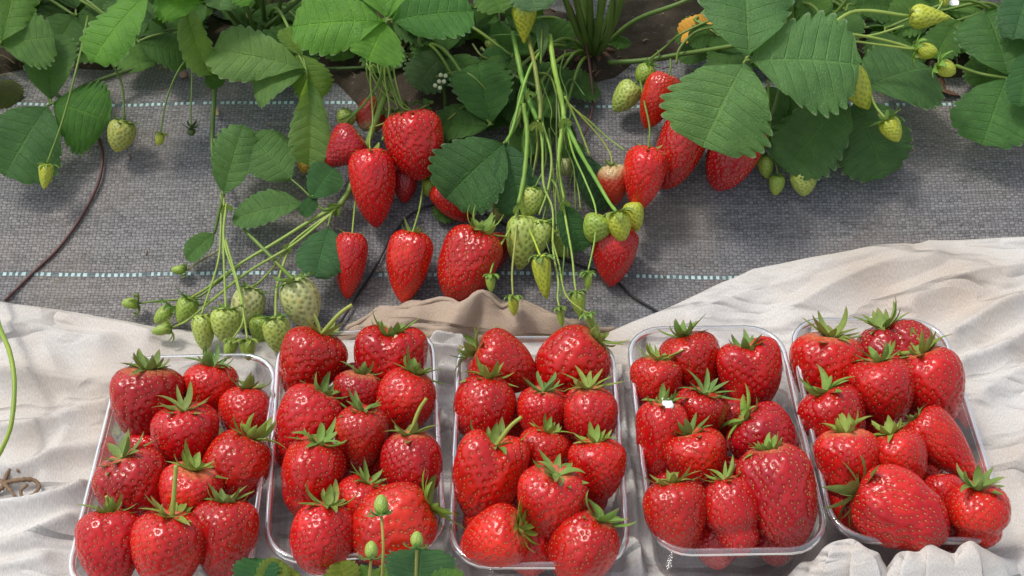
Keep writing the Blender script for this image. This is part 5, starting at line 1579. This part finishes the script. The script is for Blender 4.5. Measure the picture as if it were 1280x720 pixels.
flap([(960, 738, .012, 0), (984, 724, .026, -.006), (1002, 708, .042, .008), (1016, 700, .050, -.008), (1030, 690, .060, .004), (1040, 684, .065, -.010), (1056, 683, .064, .008), (1068, 680, .067, -.006), (1084, 686, .064, .010), (1097, 691, .060, -.008), (1104, 702, .050, .004), (1112, 716, .038, 0)], 1, M_CLOTH, '')
flap([(1106, 716, .038, 0), (1113, 705, .050, -.010), (1124, 697, .058, .008), (1134, 690, .067, -.010), (1150, 692, .064, .010), (1162, 688, .068, -.006), (1180, 693, .065, .012), (1194, 695, .062, -.004), (1203, 687, .067, -.010), (1216, 682, .070, .006), (1229, 690, .064, -.006), (1244, 697, .055, .010), (1262, 704, .042, 0), (1290, 712, .02, 0)], 4, M_CLOTH, '')

# ------------------------------------------------------------------ small loose things
def blob(name, px, py, h, sx, sy, sz, mat, label, cat, seed, group=None, rz=0):
    rg = random.Random(seed)
    mb = MB()
    n, m = 7, 10
    for i in range(n + 1):
        th = PI * i / n
        for k in range(m):
            a = 2 * PI * k / m
            q = 1 + rg.uniform(-.22, .22)
            x, y, z = sx * math.sin(th) * math.cos(a) * q, sy * math.sin(th) * math.sin(a) * q, sz * math.cos(th)
            mb.v.append((x * math.cos(rz) - y * math.sin(rz), x * math.sin(rz) + y * math.cos(rz), z))
    for i in range(n):
        for k in range(m):
            a, b = i * m + k, i * m + (k + 1) % m
            mb.f.append((a, a + m, b + m, b)); mb.m.append(0)
    o = new_obj(name, mb.mesh(name, mat)); o.location = P(px, py, h)
    return tag(o, label, cat, group)

blob('stone', 17, 120, .004, .008, .004, .003, M_STONE, 'flat pale stone chip on the dark ground at the left edge', 'stone', 1, rz=.4)
blob('stone', 230, 93, .003, .004, .005, .0025, m_plain('pink_stone', (.34, .2, .15), .8), 'small pinkish pebble on the mat under the left plants', 'stone', 2)
blob('stone', 592, 108, .03, .004, .003, .003, M_STONE, 'small grey chip lying on the leaf beside the cream buds', 'stone', 3)
blob('leaf_scrap', 272, 140, .003, .002, .006, .001, M_STRAW, 'pale scrap beside the thick bare stem near the upper dashes', 'scrap', 4, rz=.2)
blob('leaf_scrap', 795, 60, .003, .005, .003, .002, M_STRAW, 'straw-coloured scrap on bare soil beside the thick stems', 'scrap', 5, rz=.5)
blob('husk', 69, 705, .006, .0035, .0075, .0025, M_RUNNER, 'dark dry husk on the cloth left of the leftmost tray', 'husk', 6, rz=-.5)
blob('husk', 118, 453, .008, .005, .003, .002, M_STRAW, 'small straw-coloured husk on the cloth behind the leftmost tray', 'husk', 7, rz=.3)
blob('husk', 50, 626, .008, .0035, .003, .002, M_BROWN, 'tiny brown husk beside the dry curled twig', 'husk', 8)
blob('petal', 835, 504, .091, .0042, .006, .0012, M_WHITE, 'white petal lying on a strawberry in the petal tray', 'petal', 9, rz=.5)
blob('straw_scrap', 496, 423, .083, .0022, .0045, .001, m_plain('beige_scrap', (.62, .45, .28), .7), 'beige straw scrap stuck to the two-lobed heart strawberry', 'scrap', 10, rz=.2)
mb = MB()
mb.tube([P(*q) for q in ((-6, 618, 0.014), (8, 604, 0.018), (24, 600, 0.020), (42, 600, 0.018), (49, 608, 0.016), (42, 618, 0.015), (30, 622, 0.016), (26, 614, 0.018), (34, 606, 0.022))], .0019, .0013, 6, 8, wob=.25)
mb.tube([P(*q) for q in ((2, 612, 0.016), (10, 590, 0.020), (18, 584, 0.020), (24, 590, 0.018))], .0020, .0012, 6, 8, wob=.3)
mb.tube([P(*q) for q in ((0, 600, 0.018), (12, 612, 0.018), (20, 622, 0.016), (28, 628, 0.014))], .0016, .0010, 6, 8, wob=.3)
c = P(15, 605, .01)
o = new_obj('dry_twig', mb.mesh('dry_twig', m_plain('twig_brown', (.20, .13, .075), .8, .4, 90), c)); o.location = c
tag(o, 'curled brown dry twig lying on the cloth at the left edge', 'twig')
# withered leaf on the mat at the right
o = new_obj('dry_leaf', leaflet_mesh('dry_leaf', 900, .7, .5, .5)); b, t = P(1160, 112, .006), P(1200, 124, .008)
o.data.materials[0] = M_BROWN
o.matrix_basis = Matrix.Translation(b) @ Matrix.Rotation(-1.2, 4, 'Z') @ Matrix.Scale(.040, 4)
tag(o, 'crumpled brown dead leaf on the mat below the yellow fruitlets', 'dead leaf')
# dry bits and old stipules below the plants
rg = random.Random(77)
mb = MB()
for i in range(420):
    px, py = rg.uniform(-30, 1310), rg.uniform(-30, 92)
    if rg.random() < .35:
        q = rg.choice(plants); px = 640 + q.p.x / 1.0 * F / 1.25 + rg.gauss(0, 45); py = rg.uniform(20, 105)
    b = P(px, py, rg.uniform(.002, .012))
    a = rg.uniform(0, PI); L = rg.uniform(.003, .02)
    d = Vector((math.cos(a), math.sin(a), rg.uniform(-.2, .35)))
    mb.tube([b, b + d * L * .5 + Vector((0, 0, .002)), b + d * L], rg.uniform(.0004, .0011), .0003, 5, 3, m=rg.choice((0, 0, 1)))
for i in range(90):
    b = P(rg.uniform(-20, 1300), rg.uniform(92, 370), .0012)
    a = rg.uniform(0, PI); L = rg.uniform(.0015, .006)
    mb.tube([b, b + Vector((math.cos(a) * L, math.sin(a) * L, .0006 + gz(b.x, b.y + math.sin(a) * L) - gz(b.x, b.y)))], rg.uniform(.0003, .0008), .0003, 5, 2, m=rg.choice((0, 1)))
tag(new_obj('dry_litter', mb.mesh('dry_litter', [M_STRAW, M_BROWN])), 'dry brown straw and bits scattered under the plants', None, None, 'stuff')

# ------------------------------------------------------------------ light
w = bpy.data.worlds.new('World'); SC.world = w; w.use_nodes = True
nt = w.node_tree
bg = nt.nodes['Background']
sky = nt.nodes.new('ShaderNodeTexSky'); sky.sky_type = 'NISHITA'; sky.sun_disc = False
SUN = Vector((-.40, .14, .90)).normalized()
sky.sun_elevation = math.asin(SUN.z); sky.sun_rotation = math.atan2(SUN.x, SUN.y)
sky.air_density = 1.0; sky.dust_density = 3.0; sky.ozone_density = 1.0
hs = nt.nodes.new('ShaderNodeHueSaturation'); hs.inputs['Saturation'].default_value = .45
nt.links.new(sky.outputs[0], hs.inputs['Color']); nt.links.new(hs.outputs[0], bg.inputs[0]); bg.inputs[1].default_value = .15
sl = bpy.data.lights.new('sun', 'SUN'); sl.energy = 1.35; sl.angle = math.radians(10); sl.color = (1, .96, .9)
so = new_obj('sun', sl); so.location = (0, 0, 3); so.rotation_euler = SUN.to_track_quat('Z', 'Y').to_euler()
SC.view_settings.view_transform = 'Standard'; SC.view_settings.look = 'None'; SC.view_settings.gamma = 1; SC.view_settings.exposure = .44
SC.view_settings.use_curve_mapping = False
SC.render.engine = 'CYCLES'
SC.cycles.use_denoising = True
SC.cycles.sample_clamp_indirect = 3.0
SC.cycles.max_bounces = 8; SC.cycles.transparent_max_bounces = 16
